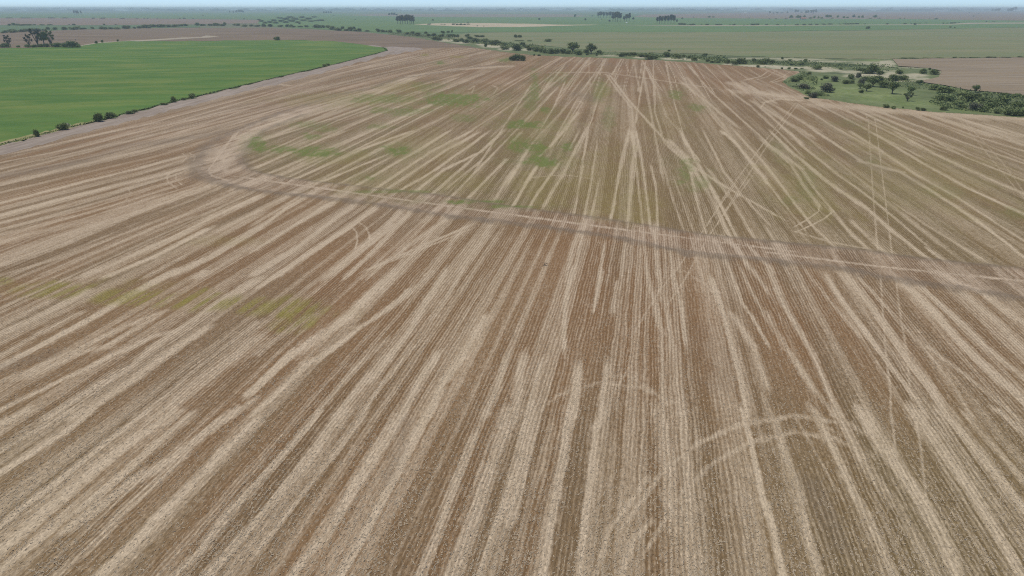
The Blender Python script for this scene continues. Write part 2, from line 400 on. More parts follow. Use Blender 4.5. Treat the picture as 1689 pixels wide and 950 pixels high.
# (offset x, offset y, zoom) of the sheets the bands were measured on
A1, A2, A3, A4 = (0, 220, 4.0), (422, 220, 4.0), (844, 220, 4.0), (1266, 220, 3.99)
B1, B2, B3, B4 = (0, 450, 3.957), (422, 450, 3.957), (844, 450, 3.957), (1266, 450, 3.957)
C1, C2, C3, C4 = (0, 680, 3.519), (422, 680, 3.519), (844, 680, 3.519), (1266, 680, 3.519)
D1, D2, D3 = (1200, 140, 3.065), (780, 60, 3.166), (870, 70, 7.037)
D4, D5, D6, D7 = (1090, 80, 7.037), (1200, 80, 3.454), (300, 60, 3.166), (0, 130, 4.0)
BANDS = [  # frame, width in that frame, strength, points
 (C1, 60, .8, [(0, 80), (150, 0)]), (C1, 45, .7, [(0, 240), (160, 150), (400, 0)]),
 (C1, 42, .95, [(0, 370), (200, 250), (400, 110), (540, 0)]),
 (C1, 48, .95, [(-60, 730), (130, 570), (400, 370), (620, 190), (860, 0)]),
 (C1, 85, .95, [(-60, 880), (250, 610), (520, 380), (760, 190), (1000, 20)]),
 (C1, 60, .75, [(0, 940), (300, 700), (480, 560), (700, 380), (900, 200), (1100, 30)]),
 (C1, 70, .75, [(400, 690), (560, 580), (800, 400), (1000, 280), (1200, 120), (1380, 0)]),
 (C1, 60, .6, [(340, 950), (600, 740), (750, 560), (900, 440), (1100, 220)]),
 (C1, 68, .95, [(560, 970), (760, 800), (900, 640), (1100, 450), (1300, 240), (1485, 60)]),
 (C1, 62, .9, [(1000, 975), (1150, 830), (1300, 620), (1400, 520), (1485, 430)]),
 (C1, 92, .9, [(1200, 985), (1330, 830), (1485, 650)]),
 (C2, 50, .9, [(0, 430), (150, 270), (330, 60), (370, 0)]), (C2, 74, .95, [(0, 650), (150, 480), (330, 260), (450, 90), (520, 0)]),
 (C2, 45, .6, [(0, 830), (200, 580), (400, 330), (560, 130), (640, 20)]),
 (C2, 78, .9, [(200, 980), (400, 730), (560, 460), (650, 320), (770, 150), (860, 0)]),
 (C2, 72, .85, [(480, 985), (640, 700), (760, 480), (830, 360), (900, 220), (1010, 0)]),
 (C2, 70, .65, [(950, 980), (1060, 720), (1130, 500), (1200, 320), (1260, 150)]),
 (C2, 130, .8, [(1120, 985), (1240, 650), (1320, 400), (1400, 200), (1470, 0)]),
 (C2, 50, .85, [(1290, 980), (1380, 700), (1440, 540), (1485, 400)]),
 (C3, 110, .8, [(0, 620), (60, 300), (110, 0)]), (C3, 78, .95, [(165, 985), (220, 640), (290, 300), (340, 0)]),
 (C3, 74, .95, [(385, 985), (420, 650), (460, 400), (490, 100), (525, 0)]), (C3, 60, .4, [(230, 100), (180, 380)]),
 (C3, 55, .6, [(490, 950), (560, 700), (700, 520), (780, 400)]), (C3, 60, .6, [(620, 985), (700, 760), (800, 650)]),
 (C3, 110, .6, [(850, 0), (900, 300), (930, 600)]), (C3, 90, .65, [(990, 0), (1020, 400), (1010, 700), (1040, 985)]),
 (C3, 60, .45, [(1100, 985), (1060, 600), (1030, 300)]), (C3, 46, .9, [(1340, 0), (1390, 200), (1440, 450), (1485, 620)]),
 ((0, 0, 1), 13, .62, [(1030, 870), (1090, 785), (1150, 735), (1220, 704), (1310, 689), (1400, 703), (1470, 745)]), ((0, 0, 1), 12, .55, [(1070, 905), (1125, 815), (1180, 764), (1240, 732), (1310, 716), (1380, 728), (1440, 758)]), ((0, 0, 1), 8, .4, [(880, 690), (920, 655), (990, 634), (1060, 643), (1120, 672)]),
 (C4, 40, .4, [(330, 95), (480, 165), (620, 265)]), (C4, 36, .4, [(330, 150), (480, 210)]),
 (C4, 62, .9, [(0, 560), (40, 720), (100, 985)]), (C4, 66, .65, [(40, 60), (100, 250), (180, 480), (250, 800), (310, 985)]),
 (C4, 24, .5, [(150, 30), (250, 200), (420, 500)]), (C4, 70, .65, [(260, 0), (380, 220), (480, 450), (600, 650), (740, 985)]),
 (C4, 100, .65, [(380, 0), (480, 160), (600, 350), (760, 560), (980, 985)]),
 (C4, 112, .85, [(530, 0), (640, 200), (800, 400), (920, 560), (1000, 700), (1120, 985)]),
 (C4, 92, .9, [(850, 0), (1000, 210), (1150, 420), (1260, 600), (1380, 800), (1470, 985)]),
 (C4, 56, .95, [(1000, 0), (1150, 170), (1300, 350), (1485, 580), (1800, 940)]), (C4, 40, .6, [(1150, 30), (1300, 200), (1485, 400), (1800, 740)]),
 (C4, 50, .85, [(1330, 0), (1485, 130), (1900, 480)]), (C4, 40, .45, [(1080, 600), (1300, 900)]),
 (B1, 46, .9, [(-40, 430), (200, 320), (400, 220), (560, 130)]), (B1, 46, .6, [(0, 360), (300, 210)]),
 (B1, 50, .6, [(0, 560), (250, 410), (500, 280)]), (B1, 56, .9, [(-40, 640), (300, 470), (600, 310), (860, 150), (1140, 0)]),
 (B1, 45, .6, [(0, 730), (400, 560), (800, 370), (1050, 270)]), (B1, 55, .6, [(200, 680), (500, 540), (700, 490), (1000, 310)]),
 (B1, 40, .85, [(-40, 935), (250, 790), (450, 690), (700, 570), (1000, 430), (1150, 390)]),
 (B1, 60, .9, [(330, 950), (600, 780), (850, 630), (1000, 500), (1200, 370), (1440, 200), (1670, 60)]),
 (B1, 60, .75, [(500, 950), (700, 830), (900, 690), (1100, 540), (1340, 380)]),
 (B1, 60, .6, [(900, 950), (1100, 800), (1300, 620), (1500, 470), (1670, 340)]), (B1, 130, .55, [(1020, 950), (1300, 740), (1500, 590), (1670, 450)]),
 (B1, 50, .7, [(1530, 950), (1670, 830)]), (B1, 20, .5, [(0, 240), (200, 150), (450, 40)]), (B1, 40, .7, [(1270, 40), (1340, 0)]),
 (B2, 82, .95, [(-20, 790), (200, 580), (400, 440), (600, 300), (750, 150), (920, 0)]),
 (B2, 46, .9, [(0, 930), (180, 760), (350, 600), (550, 480), (680, 370), (800, 290), (950, 180), (1000, 120)]),
 (B2, 60, .5, [(0, 540), (130, 440), (350, 300)]), (B2, 40, .85, [(30, 100), (170, 0)]), (B2, 50, .5, [(430, 880), (560, 740), (700, 600), (850, 450)]),
 (B2, 70, .9, [(530, 950), (700, 740), (800, 640), (900, 520), (1000, 400), (1130, 180), (1230, 0)]),
 (B2, 45, .65, [(690, 950), (830, 730), (1000, 540), (1080, 440), (1250, 170), (1350, 0)]),
 (B2, 60, .9, [(940, 950), (1060, 740), (1180, 550)]), (B2, 70, .9, [(1130, 950), (1230, 720), (1350, 560), (1420, 440), (1500, 300)]),
 (B2, 60, .7, [(1500, 950), (1560, 800), (1640, 560)]), (B2, 50, .6, [(850, 250), (1000, 150), (1150, 0)]),
 (B3, 100, .85, [(70, 590), (20, 950)]), (B3, 60, .9, [(190, 620), (110, 950)]), (B3, 80, .95, [(440, 650), (400, 950)]), (B3, 62, .95, [(620, 630), (575, 950)]),
 (B3, 45, .9, [(390, 0), (350, 200), (340, 500)]), (B3, 46, .9, [(580, 0), (550, 180), (535, 260)]), (B3, 50, .6, [(690, 80), (660, 260)]),
 (B3, 50, .6, [(880, 0), (980, 400), (990, 950)]), (B3, 45, .6, [(960, 0), (1000, 250), (1060, 500), (1090, 950)]),
 (B3, 36, .85, [(1050, 0), (1110, 250), (1130, 450)]), (B3, 56, .95, [(1310, 60), (1360, 200), (1420, 420), (1480, 640), (1540, 950)]),
 (B3, 36, .9, [(1430, 0), (1500, 200), (1580, 320), (1670, 480)]), (B3, 30, .6, [(1500, 0), (1670, 330)]), (B3, 30, .6, [(1580, 0), (1670, 140)]),
 (B3, 60, .65, [(1450, 300), (1580, 500), (1670, 760)]), (B3, 28, .3, [(620, 690), (760, 680), (900, 770), (1000, 860)]),
 (B4, 60, .65, [(0, 280), (100, 480), (300, 760), (430, 950)]), (B4, 50, .8, [(10, 0), (110, 230), (300, 550), (400, 800), (480, 950)]),
 (B4, 46, .9, [(390, 40), (550, 280), (680, 460), (800, 620), (960, 830), (1030, 950)]),
 (B4, 66, .85, [(510, 30), (680, 240), (800, 420), (900, 580), (1050, 760), (1160, 950)]),
 (B4, 36, .65, [(590, 40), (780, 240), (1000, 480), (1200, 730), (1330, 950)]),
 (B4, 76, .95, [(900, 90), (1100, 290), (1300, 510), (1450, 660), (1800, 960)]), (B4, 50, .95, [(1000, 110), (1250, 330), (1450, 520), (1670, 700), (1900, 900)]),
 (B4, 60, .65, [(1280, 160), (1500, 340), (1670, 520), (1900, 740)]), (B4, 50, .9, [(1140, 20), (1400, 150), (1670, 340), (2000, 580)]),
 (B4, 30, .6, [(250, 0), (440, 240), (600, 420)]), (B4, 36, .6, [(1050, 500), (1250, 650), (1620, 950)]), (B4, 26, .6, [(1500, 20), (1690, 170), (2000, 400)]),
 (A1, 45, .7, [(0, 880), (400, 740), (900, 530), (1200, 410), (1440, 330)]), (A1, 80, .55, [(0, 830), (500, 660), (1100, 430)]),
 (A1, 60, .45, [(0, 730), (600, 580), (1000, 430)]), (A1, 30, .45, [(0, 680), (700, 500), (1100, 370)]),
 (A1, 25, .65, [(0, 550), (450, 430), (900, 320), (1300, 220)]), (A1, 20, .7, [(0, 470), (500, 340), (900, 240), (1200, 160)]),
 (A1, 16, .6, [(0, 350), (500, 225), (900, 130), (1300, 30)]), (A1, 14, .5, [(0, 270), (500, 150), (1000, 20)]),
 (A1, 18, .5, [(0, 600), (500, 480), (1000, 330), (1250, 250)]), (A1, 18, .5, [(0, 640), (600, 500), (1200, 310)]),
 (A1, 46, .9, [(560, 949), (900, 800), (1160, 690), (1400, 560), (1689, 430)]), (A1, 36, .9, [(720, 949), (1000, 830), (1350, 650)]),
 (A1, 50, .9, [(1120, 949), (1400, 820), (1689, 640)]), (A1, 35, .7, [(980, 949), (1300, 770), (1689, 560)]),
 (A1, 30, .65, [(1350, 949), (1689, 740)]), (A1, 30, .45, [(300, 930), (700, 760), (1100, 600), (1689, 330)]), (A1, 26, .5, [(0, 949), (400, 830), (1000, 600)]),
 (A1, 30, .6, [(1400, 140), (1689, 60)]), (A1, 70, .5, [(1420, 250), (1560, 160), (1689, 40)]),
 (A2, 36, .9, [(0, 650), (200, 500), (420, 370)]), (A2, 30, .65, [(0, 600), (300, 420)]), (A2, 40, .9, [(0, 780), (250, 620), (500, 470)]),
 (A2, 50, .9, [(0, 930), (250, 780), (420, 650), (640, 490)]), (A2, 45, .9, [(150, 949), (400, 770), (600, 640), (780, 510)]),
 (A2, 60, .9, [(480, 949), (700, 770), (850, 650), (950, 530)]), (A2, 45, .9, [(600, 949), (800, 760), (1010, 540)]),
 (A2, 45, .7, [(760, 949), (900, 830), (1130, 590), (1200, 500)]), (A2, 40, .9, [(800, 900), (1260, 570)]), (A2, 30, .65, [(900, 949), (1100, 740), (1280, 500)]),
 (A2, 20, .9, [(760, 900), (1100, 750), (1380, 630)]), (A2, 18, .8, [(900, 850), (1380, 655)]), (A2, 70, .55, [(1130, 949), (1300, 720), (1450, 590)]),
 (A2, 60, .5, [(1330, 949), (1500, 700), (1560, 600)]),
 (A2, 28, .7, [(0, 235), (230, 130)]), (A2, 22, .6, [(150, 285), (450, 160)]), (A2, 20, .8, [(270, 305), (700, 110), (1000, 0)]),
 (A2, 20, .85, [(430, 330), (830, 160)]), (A2, 18, .6, [(550, 340), (860, 180)]), (A2, 22, .9, [(670, 345), (1050, 130), (1260, 0)]),
 (A2, 22, .8, [(780, 380), (1150, 130), (1400, 0)]), (A2, 22, .8, [(860, 378), (1250, 120), (1450, 10)]), (A2, 24, .85, [(950, 385), (1180, 250), (1500, 20)]),
 (A2, 24, .9, [(1050, 395), (1250, 240), (1480, 130), (1620, 0)]), (A2, 24, .8, [(1160, 410), (1560, 60)]), (A2, 26, .8, [(1410, 425), (1600, 230), (1650, 180)]),
 (A2, 28, .7, [(1580, 440), (1689, 260)]), (A2, 20, .6, [(1270, 360), (1470, 200)]), (A2, 16, .7, [(0, 60), (200, 0)]), (A2, 16, .7, [(300, 100), (560, 0)]),
 (A3, 30, .9, [(655, 580), (680, 430), (720, 230), (770, 0)]), (A3, 34, .85, [(765, 590), (790, 300), (810, 100), (790, 0)]), (A3, 20, .7, [(865, 610), (830, 300), (800, 0)]),
 (A3, 24, .9, [(915, 620), (880, 350), (850, 130), (820, 0)]), (A3, 22, .75, [(965, 630), (950, 350), (920, 230)]), (A3, 22, .75, [(410, 535), (450, 320), (500, 0)]),
 (A3, 24, .75, [(520, 560), (570, 350)]), (A3, 20, .75, [(480, 545), (520, 350), (560, 80)]), (A3, 35, .9, [(10, 480), (100, 320), (160, 230)]),
 (A3, 25, .85, [(110, 510), (170, 400), (300, 220)]), (A3, 28, .8, [(215, 480), (330, 290), (480, 0)]), (A3, 24, .75, [(1280, 660), (1220, 450), (1180, 270)]),
 (A3, 40, .8, [(1440, 690), (1300, 400), (1150, 170), (1050, 60)]), (A3, 34, .85, [(1490, 700), (1350, 430), (1220, 200), (1120, 0)]),
 (A3, 20, .6, [(1130, 640), (1050, 400), (990, 180)]), (A3, 16, .6, [(1190, 640), (1080, 330)]), (A3, 24, .7, [(1689, 600), (1550, 450), (1400, 260), (1270, 0)]),
 (A3, 30, .85, [(1689, 340), (1500, 90), (1400, 0)]), (A3, 26, .6, [(1600, 700), (1450, 440), (1300, 250)]), (A3, 20, .6, [(1689, 230), (1480, 0)]),
 (A3, 30, .8, [(-20, 330), (110, 110)]), (A3, 22, .6, [(0, 60), (60, 0)]), (A3, 16, .6, [(180, 160), (340, 0)]), (A3, 16, .6, [(380, 110), (440, 0)]),
 (A3, 8, .5, [(120, 300), (250, 285), (400, 285), (520, 305), (570, 345)]),
 (A3, 40, .7, [(365, 949), (400, 760), (450, 640)]), (A3, 30, .7, [(410, 949), (460, 700), (490, 600)]), (A3, 36, .75, [(575, 949), (610, 750)]), (A3, 30, .55, [(720, 949), (740, 740)]),
 (A3, 40, .7, [(965, 949), (940, 650)]), (A3, 26, .7, [(1075, 949), (1040, 800)]), (A3, 24, .7, [(890, 949), (870, 660)]), (A3, 24, .55, [(1250, 949), (1180, 700)]),
 (A3, 36, .75, [(1460, 949), (1400, 830), (1340, 720)]), (A3, 45, .85, [(1610, 949), (1480, 760), (1390, 690)]), (A3, 34, .7, [(1700, 900), (1560, 750)]),
 (A4, 22, .9, [(1720, 850), (1400, 600), (1100, 400), (870, 260), (620, 190), (330, 0)]), (A4, 28, .95, [(1050, 830), (820, 650), (650, 500), (400, 330), (150, 120), (30, 0)]),
 (A4, 40, .8, [(1180, 860), (1060, 770)]), (A4, 20, .75, [(1040, 740), (700, 450), (450, 270), (220, 80), (150, 0)]), (A4, 20, .6, [(1400, 830), (1040, 610), (850, 480)]),
 (A4, 18, .8, [(1720, 740), (1250, 430), (980, 280), (730, 110), (560, 0)]), (A4, 20, .85, [(1720, 555), (1300, 360), (1000, 190), (690, 0)]),
 (A4, 18, .8, [(1720, 420), (1400, 280), (1100, 140), (850, 0)]), (A4, 14, .7, [(1720, 330), (1300, 160), (1000, 0)]), (A4, 12, .6, [(1720, 200), (1250, 0)]), (A4, 12, .6, [(1720, 100), (1500, 0)]),
 (A4, 30, .7, [(-20, 60), (150, 200), (230, 340), (335, 480)]), (A4, 28, .7, [(60, 110), (220, 240), (330, 400), (430, 520)]),
 (A4, 14, .9, [(335, 480), (335, 520), (260, 575), (180, 620)]), (A4, 14, .9, [(430, 520), (370, 570), (280, 615), (200, 650)]),
 (A4, 30, .6, [(430, 520), (560, 680), (680, 780)]), (A4, 34, .65, [(560, 590), (660, 690), (780, 800)]), (A4, 14, .7, [(200, 660), (400, 720), (650, 770)]),
 (A4, 24, .8, [(-10, 220), (150, 430), (280, 600), (440, 760)]), (A4, 20, .7, [(-10, 320), (100, 460), (240, 640)]), (A4, 28, .7, [(0, 640), (120, 840)]),
 (D1, 5, .75, [(700, 155), (712, 190), (720, 330), (735, 560), (748, 720), (757, 830)]), (D1, 5, .75, [(735, 160), (748, 190), (765, 330), (790, 530), (815, 740), (830, 860)]),
 (B4, 10, .7, [(735, 40), (750, 260), (768, 520), (800, 790), (800, 930)]), (B4, 10, .7, [(835, 60), (870, 330), (890, 430), (930, 790)]),
 (C4, 13, .75, [(710, 0), (730, 130), (738, 280)]), (C4, 13, .75, [(850, 50), (880, 170), (905, 400), (920, 540)]),
 (D1, 4, .7, [(330, 110), (180, 300), (-10, 560)]), (D1, 4, .7, [(352, 105), (200, 310), (-10, 640)]),
 (A3, 6, .7, [(1470, 350), (1380, 470), (1230, 700), (1080, 920)]), (A3, 6, .7, [(1570, 310), (1420, 510), (1290, 700), (1140, 970)]),
 (B3, 9, .6, [(1050, 10), (930, 180), (800, 400)]), (B3, 9, .6, [(1160, 10), (1020, 210)]), (B3, 11, .5, [(760, 640), (660, 800)]),
 (D1, 4, .55, [(1190, 200), (1350, 400), (1490, 570)]), (D1, 4, .55, [(1210, 200), (1400, 410), (1520, 580)]),
 (B3, 9, .6, [(1130, 0), (1280, 100), (1450, 300), (1560, 460)]),
 (A2, 9, .8, [(630, 620), (665, 660), (670, 720), (655, 770)]), (A2, 9, .8, [(670, 585), (730, 630), (752, 680), (745, 740)]),
 (A1, 9, .8, [(1210, 140), (1235, 165), (1205, 195)]), (A1, 9, .8, [(1255, 138), (1292, 165), (1275, 195)]),
 (A1, 10, .85, [(1160, 245), (1100, 290), (1110, 330), (1160, 365)]), (A1, 10, .8, [(1165, 265), (1163, 310), (1200, 345)]),
 (A1, 14, .8, [(1540, 20), (1480, 110), (1440, 160), (1375, 250), (1400, 290), (1500, 315)]), (A1, 9, .5, [(845, 365), (862, 400), (835, 440)]),
 (D2, 18, .8, [(720, 210), (800, 320), (960, 500), (1100, 650), (1300, 780), (1583, 940)]), (D2, 16, .75, [(700, 205), (760, 290), (830, 380), (850, 600), (835, 800)]),
 (D2, 12, .8, [(770, 130), (660, 300), (620, 440), (550, 600)]), (D2, 12, .8, [(900, 150), (870, 330), (850, 450)]), (D2, 14, .8, [(890, 140), (950, 260), (950, 400), (1000, 560), (1150, 700)]),
 (D2, 12, .8, [(1010, 140), (1040, 300), (1110, 560), (1180, 650)]), (D2, 14, .8, [(1130, 160), (1250, 300), (1450, 480), (1583, 600)]), (D2, 10, .7, [(600, 130), (440, 340), (360, 480)]),
 (D2, 10, .7, [(680, 130), (560, 300), (440, 520)]), (D2, 10, .7, [(950, 250), (1010, 420), (1060, 480)]), (D2, 9, .6, [(1040, 140), (1150, 300), (1300, 480)]),
 (D2, 9, .6, [(545, 340), (575, 350), (450, 560)]), (D2, 8, .55, [(420, 290), (300, 440)]), (D2, 9, .6, [(105, 260), (130, 270), (110, 300)]),
 (D2, 10, .6, [(500, 130), (250, 330), (0, 490)]), (D2, 9, .6, [(400, 140), (200, 260), (0, 380)]), (D2, 9, .5, [(440, 190), (680, 190), (900, 220), (1230, 270)]),
 (D3, 12, .8, [(820, 190), (640, 300), (480, 560)]), (D3, 12, .8, [(720, 180), (560, 360), (420, 560)]), (D3, 14, .85, [(880, 195), (840, 380), (790, 560)]),
 (D3, 12, .8, [(1080, 215), (980, 390), (900, 380)]), (D3, 14, .85, [(1110, 210), (1010, 420), (1080, 560)]), (D3, 12, .8, [(1130, 230), (1170, 330), (1110, 560)]),
 (D3, 14, .85, [(1330, 230), (1300, 430), (1280, 560)]), (D3, 14, .9, [(1350, 230), (1480, 450), (1560, 560)]), (D3, 12, .8, [(1600, 240), (1640, 420), (1689, 530)]),
 (D3, 10, .7, [(1480, 230), (1550, 360)]), (D3, 10, .7, [(560, 170), (300, 320), (150, 560)]), (D3, 10, .7, [(420, 170), (200, 300), (0, 420)]), (D3, 10, .7, [(1240, 230), (1180, 380), (1130, 560)]),
 (D4, 14, .85, [(60, 180), (90, 330), (140, 540)]), (D4, 14, .85, [(90, 180), (160, 330), (210, 560)]), (D4, 14, .8, [(180, 180), (290, 380), (360, 560)]), (D4, 14, .9, [(330, 180), (430, 320), (560, 560)]),
 (D4, 14, .85, [(400, 190), (520, 370), (620, 520)]), (D4, 14, .75, [(520, 210), (700, 400), (850, 560)]), (D4, 14, .8, [(680, 220), (850, 400), (1000, 520)]), (D4, 12, .7, [(830, 230), (1000, 350)]),
 (D4, 12, .7, [(1030, 250), (1160, 330)]), (D4, 20, .7, [(1240, 270), (1160, 330), (980, 370)]), (D4, 12, .7, [(1320, 270), (1240, 330), (1100, 370)]), (D4, 12, .7, [(1500, 270), (1420, 330), (1280, 390)]),
 (D4, 12, .7, [(1600, 280), (1480, 350), (1300, 400)]), (D4, 50, .55, [(950, 400), (1150, 520), (1400, 560)]), (D4, 14, .7, [(1290, 390), (1450, 460), (1640, 560)]), (D4, 10, .6, [(1100, 390), (1300, 460), (1450, 530)]),
 (D5, 50, .6, [(30, 200), (130, 250), (300, 272), (430, 285)]), (D5, 46, .65, [(430, 285), (560, 325), (900, 355), (1200, 378), (1689, 402), (2300, 440)]),
 (D5, 16, .6, [(0, 235), (130, 330), (260, 450), (420, 610)]), (D5, 14, .75, [(190, 340), (210, 310), (300, 290), (400, 300)]), (D5, 12, .75, [(190, 345), (300, 440), (420, 540)]),
 (D5, 12, .7, [(430, 340), (640, 470), (900, 610)]), (D5, 12, .75, [(550, 340), (800, 470), (1100, 620)]), (D5, 12, .75, [(780, 370), (1000, 480), (1300, 600)]), (D5, 12, .7, [(850, 360), (1100, 450), (1400, 560), (1689, 660)]),
 (D5, 10, .7, [(1100, 390), (1400, 500), (1689, 590)]), (D5, 10, .6, [(1300, 400), (1689, 510)]), (D5, 10, .7, [(1490, 440), (1689, 500)]), (D5, 10, .6, [(650, 350), (850, 430), (1200, 580)]),
 (D6, 10, .7, [(560, 740), (1200, 420)]), (D6, 10, .7, [(430, 545), (760, 440), (1060, 335)]), (D6, 10, .65, [(600, 680), (900, 540), (1250, 380)]), (D6, 9, .65, [(480, 590), (820, 440), (1200, 300)]),
 (D6, 10, .75, [(700, 700), (1100, 500), (1430, 330)]), (D6, 10, .7, [(640, 580), (1000, 420), (1400, 270)]), (D6, 8, .6, [(520, 460), (860, 360), (1180, 240)]), (D6, 8, .6, [(1450, 200), (1200, 270), (1000, 340)]),
 ((0, 0, 1), 4.6, .6, [(360, 255), (395, 217), (458, 193), (553, 166), (616, 149), (679, 126), (758, 115), (830, 110)]), ((0, 0, 1), 16, .5, [(372, 285), (368, 262), (400, 228), (470, 198), (560, 170)]),
 (D6, 12, .7, [(200, 600), (260, 540), (400, 480), (800, 350), (1000, 290), (1200, 210), (1450, 170)]), (D6, 30, .55, [(220, 640), (290, 560), (420, 490), (600, 430)]), (D6, 8, .6, [(1030, 290), (1120, 250), (1200, 220)]),
 (D6, 8, .7, [(1500, 280), (1530, 262), (1515, 295)]), (D6, 9, .5, [(300, 300), (700, 200), (1100, 110)]), (D6, 9, .5, [(200, 380), (600, 260), (1000, 150)]), (D6, 9, .5, [(0, 500), (500, 330), (900, 230)]),
 (D6, 12, .55, [(100, 350), (500, 250), (560, 260)]), (D6, 8, .5, [(0, 440), (400, 320), (800, 200), (1200, 110)]), (D6, 8, .5, [(0, 560), (250, 470), (480, 390)]),
 (D7, 14, .7, [(120, 490), (700, 360), (1000, 300)]), (D7, 12, .6, [(0, 560), (500, 460), (1100, 310), (1689, 170)]), (D7, 10, .6, [(300, 450), (900, 320), (1689, 110)]), (D7, 10, .5, [(700, 400), (1200, 290), (1689, 190)]),
 (D7, 14, .6, [(0, 650), (600, 520), (1200, 360)]), (D7, 14, .55, [(0, 700), (500, 580), (1000, 460), (1300, 380)]), (D7, 10, .55, [(0, 600), (600, 470), (1300, 310)]),
]

uE, vE = rows_uv(10.0)
edge = (vnoise(uE / .36, vE / 10, 4) - .5) + .5 * (vnoise(uE / .8, vE / 26, 5) - .5) + .6 * (vnoise(X / .35, Y / .6, 6) - .5)
ruf = (vnoise(X / .5, Y / .9, 4) - .5) + .7 * (vnoise(X / 1.7, Y / 4, 5) - .5)
streaky = .48 + .9 * vnoise(uE / .42, vE / 40, 2) * (.6 + .8 * vnoise(uE / 1.6, vE / 60, 1))


def add_band(mask, pts, wpx, strength, soft=.8):
    # run on past both ends with fading strength, so that no band stops short
    n_ = len(pts)
    (xa, ya), (xb, yb) = pts[0], pts[1]
    (xc, yc), (xd, yd) = pts[-2], pts[-1]
    fade = [(pts[0], (xa + (xa - xb) * .22, ya + (ya - yb) * .22)), (pts[-1], (xd + (xd - xc) * .22, yd + (yd - yc) * .22))]
    segs = [(p, q, strength, wpx) for p, q in zip(pts[:-1], pts[1:])]
    for p, q in fade:
        for k in range(3):
            f0, f1 = k / 3, (k + 1) / 3
            segs.append(((p[0] + (q[0] - p[0]) * f0, p[1] + (q[1] - p[1]) * f0), (p[0] + (q[0] - p[0]) * f1, p[1] + (q[1] - p[1]) * f1), strength * (.8 - .26 * k), wpx * (.9 - .2 * k)))
    for (x1, y1), (x2, y2), strength, wpx in segs:
        if min(y1, y2) < HORIZON + 20:
            continue
        ln = math.hypot(x2 - x1, y2 - y1) + 1e-6
        nx, ny = -(y2 - y1) / ln * wpx / 2, (x2 - x1) / ln * wpx / 2
        xm, ym = (x1 + x2) / 2, (y1 + y2) / 2
        a, b = at(xm + nx, ym + ny), at(xm - nx, ym - ny)
        ax, ay = at(x1, y1); bx, by = at(x2, y2)
        L_ = math.hypot(bx - ax, by - ay) + 1e-6
        wid = abs((a[0] - b[0]) * (by - ay) - (a[1] - b[1]) * (bx - ax)) / L_   # metres across the band
        px_m = 1.0 / scale_at(ym)
        wid = max(wid, .75 * px_m, .25)
        m = wid * 1.6 * max(scale_at(y1), scale_at(y2)) + 3
        i0 = np.searchsorted(YS, min(y1, y2) - m); i1 = np.searchsorted(YS, max(y1, y2) + m)
        j0 = np.searchsorted(XS, min(x1, x2) - m); j1 = np.searchsorted(XS, max(x1, x2) + m)
        if i1 <= i0 or j1 <= j0:
            continue
        x = X[i0:i1, j0:j1]; y = Y[i0:i1, j0:j1]
        lx, ly = bx - ax, by - ay
        t = np.clip(((x - ax) * lx + (y - ay) * ly) / (lx * lx + ly * ly + 1e-9), -.004, 1.004)
        d = np.hypot(x - ax - t * lx, y - ay - t * ly) / wid + edge[i0:i1, j0:j1] * .38
        k = strength * sstep(.5 + soft * .4, .5 - soft * .5, d)
        mask[i0:i1, j0:j1] = np.maximum(mask[i0:i1, j0:j1], k)


bands = np.zeros(X.shape)
tracks = np.zeros(X.shape)
for fr, w, s, pts in BANDS:
    if fr in (D2, D3, D4):
        w *= .8
    if fr in (D2, D3, D4, D5, D6, D7, A4, D1) or (fr in (A2, A3) and pts[0][1] < 720):
        w *= .72
    else:
        w *= .70
    if w / fr[2] < 3.2:
        s *= .88
    add_band(tracks if w / fr[2] < 5.2 else bands, [(fr[0] + x / fr[2], fr[1] + y / fr[2]) for x, y in pts], w / fr[2], s)
# more narrow passes in the far half, every few metres
for i in range(150):
    az = math.radians(9.0 + R.gauss(0, 1.6))
    x0, y0 = R.uniform(-160, 520), R.uniform(100, 380)
    ln = R.uniform(40, 260)
    p = [(x0 + math.sin(az) * ln * k, y0 + math.cos(az) * ln * k) for k in (0, .5, 1)]
    p = [tuple(float(q) for q in pixel(a, b)) for a, b in p]
    y_ = p[1][1]
    if y_ < 84 or y_ > 400 or not in_poly(np.array([p[1][0]]), np.array([y_]), polyB)[0]:
        continue
    add_band(bands, p, R.uniform(.5, 1.1) * scale_at(y_), R.uniform(.35, .65))
straw = 1 - (1 - straw) * (1 - np.clip(bands * np.clip(streaky + .15, 0, 1.1), 0, 1)) * (1 - tracks)

# contour bank: two residue lines with trampled straw between them
grey = np.zeros(X.shape)
z_bank = np.zeros(X.shape)
for pts, wid, s in ((up, 1.0, .72), (low, 1.4, .9), (loop_out, 2.1, .8), (loop_in[:6], 1.5, .65)):
    d = seg_dist(pts, 9.0)
    n = ruf * .9
    grey = np.maximum(grey, s * sstep(1.5, .2, d / wid + n * 1.1) * (.55 + .6 * vnoise(X / 1.5, Y / 3, 5)))
    z_bank += .16 * np.exp(-(d / (wid * 1.1)) ** 2)
terrace = in_poly(PX, PY, up + low[::-1]) | in_poly(PX, PY, loop_in[:6] + loop_out[:8][::-1] + [(400, 300)])
pink = terrace * .45
straw = np.where(terrace, np.clip(.12 + straw * .9 + .35 * (vnoise(X / 3, Y / 6, 3) - .5), 0, 1), straw)
for pts, w in (([(415, 296), (600, 322), (800, 350), (1000, 377), (1160, 398), (1300, 416)], 3.0), ([(1280, 420), (1450, 442), (1689, 466)], 3.5)):
    add_band(straw, pts, w, .8)
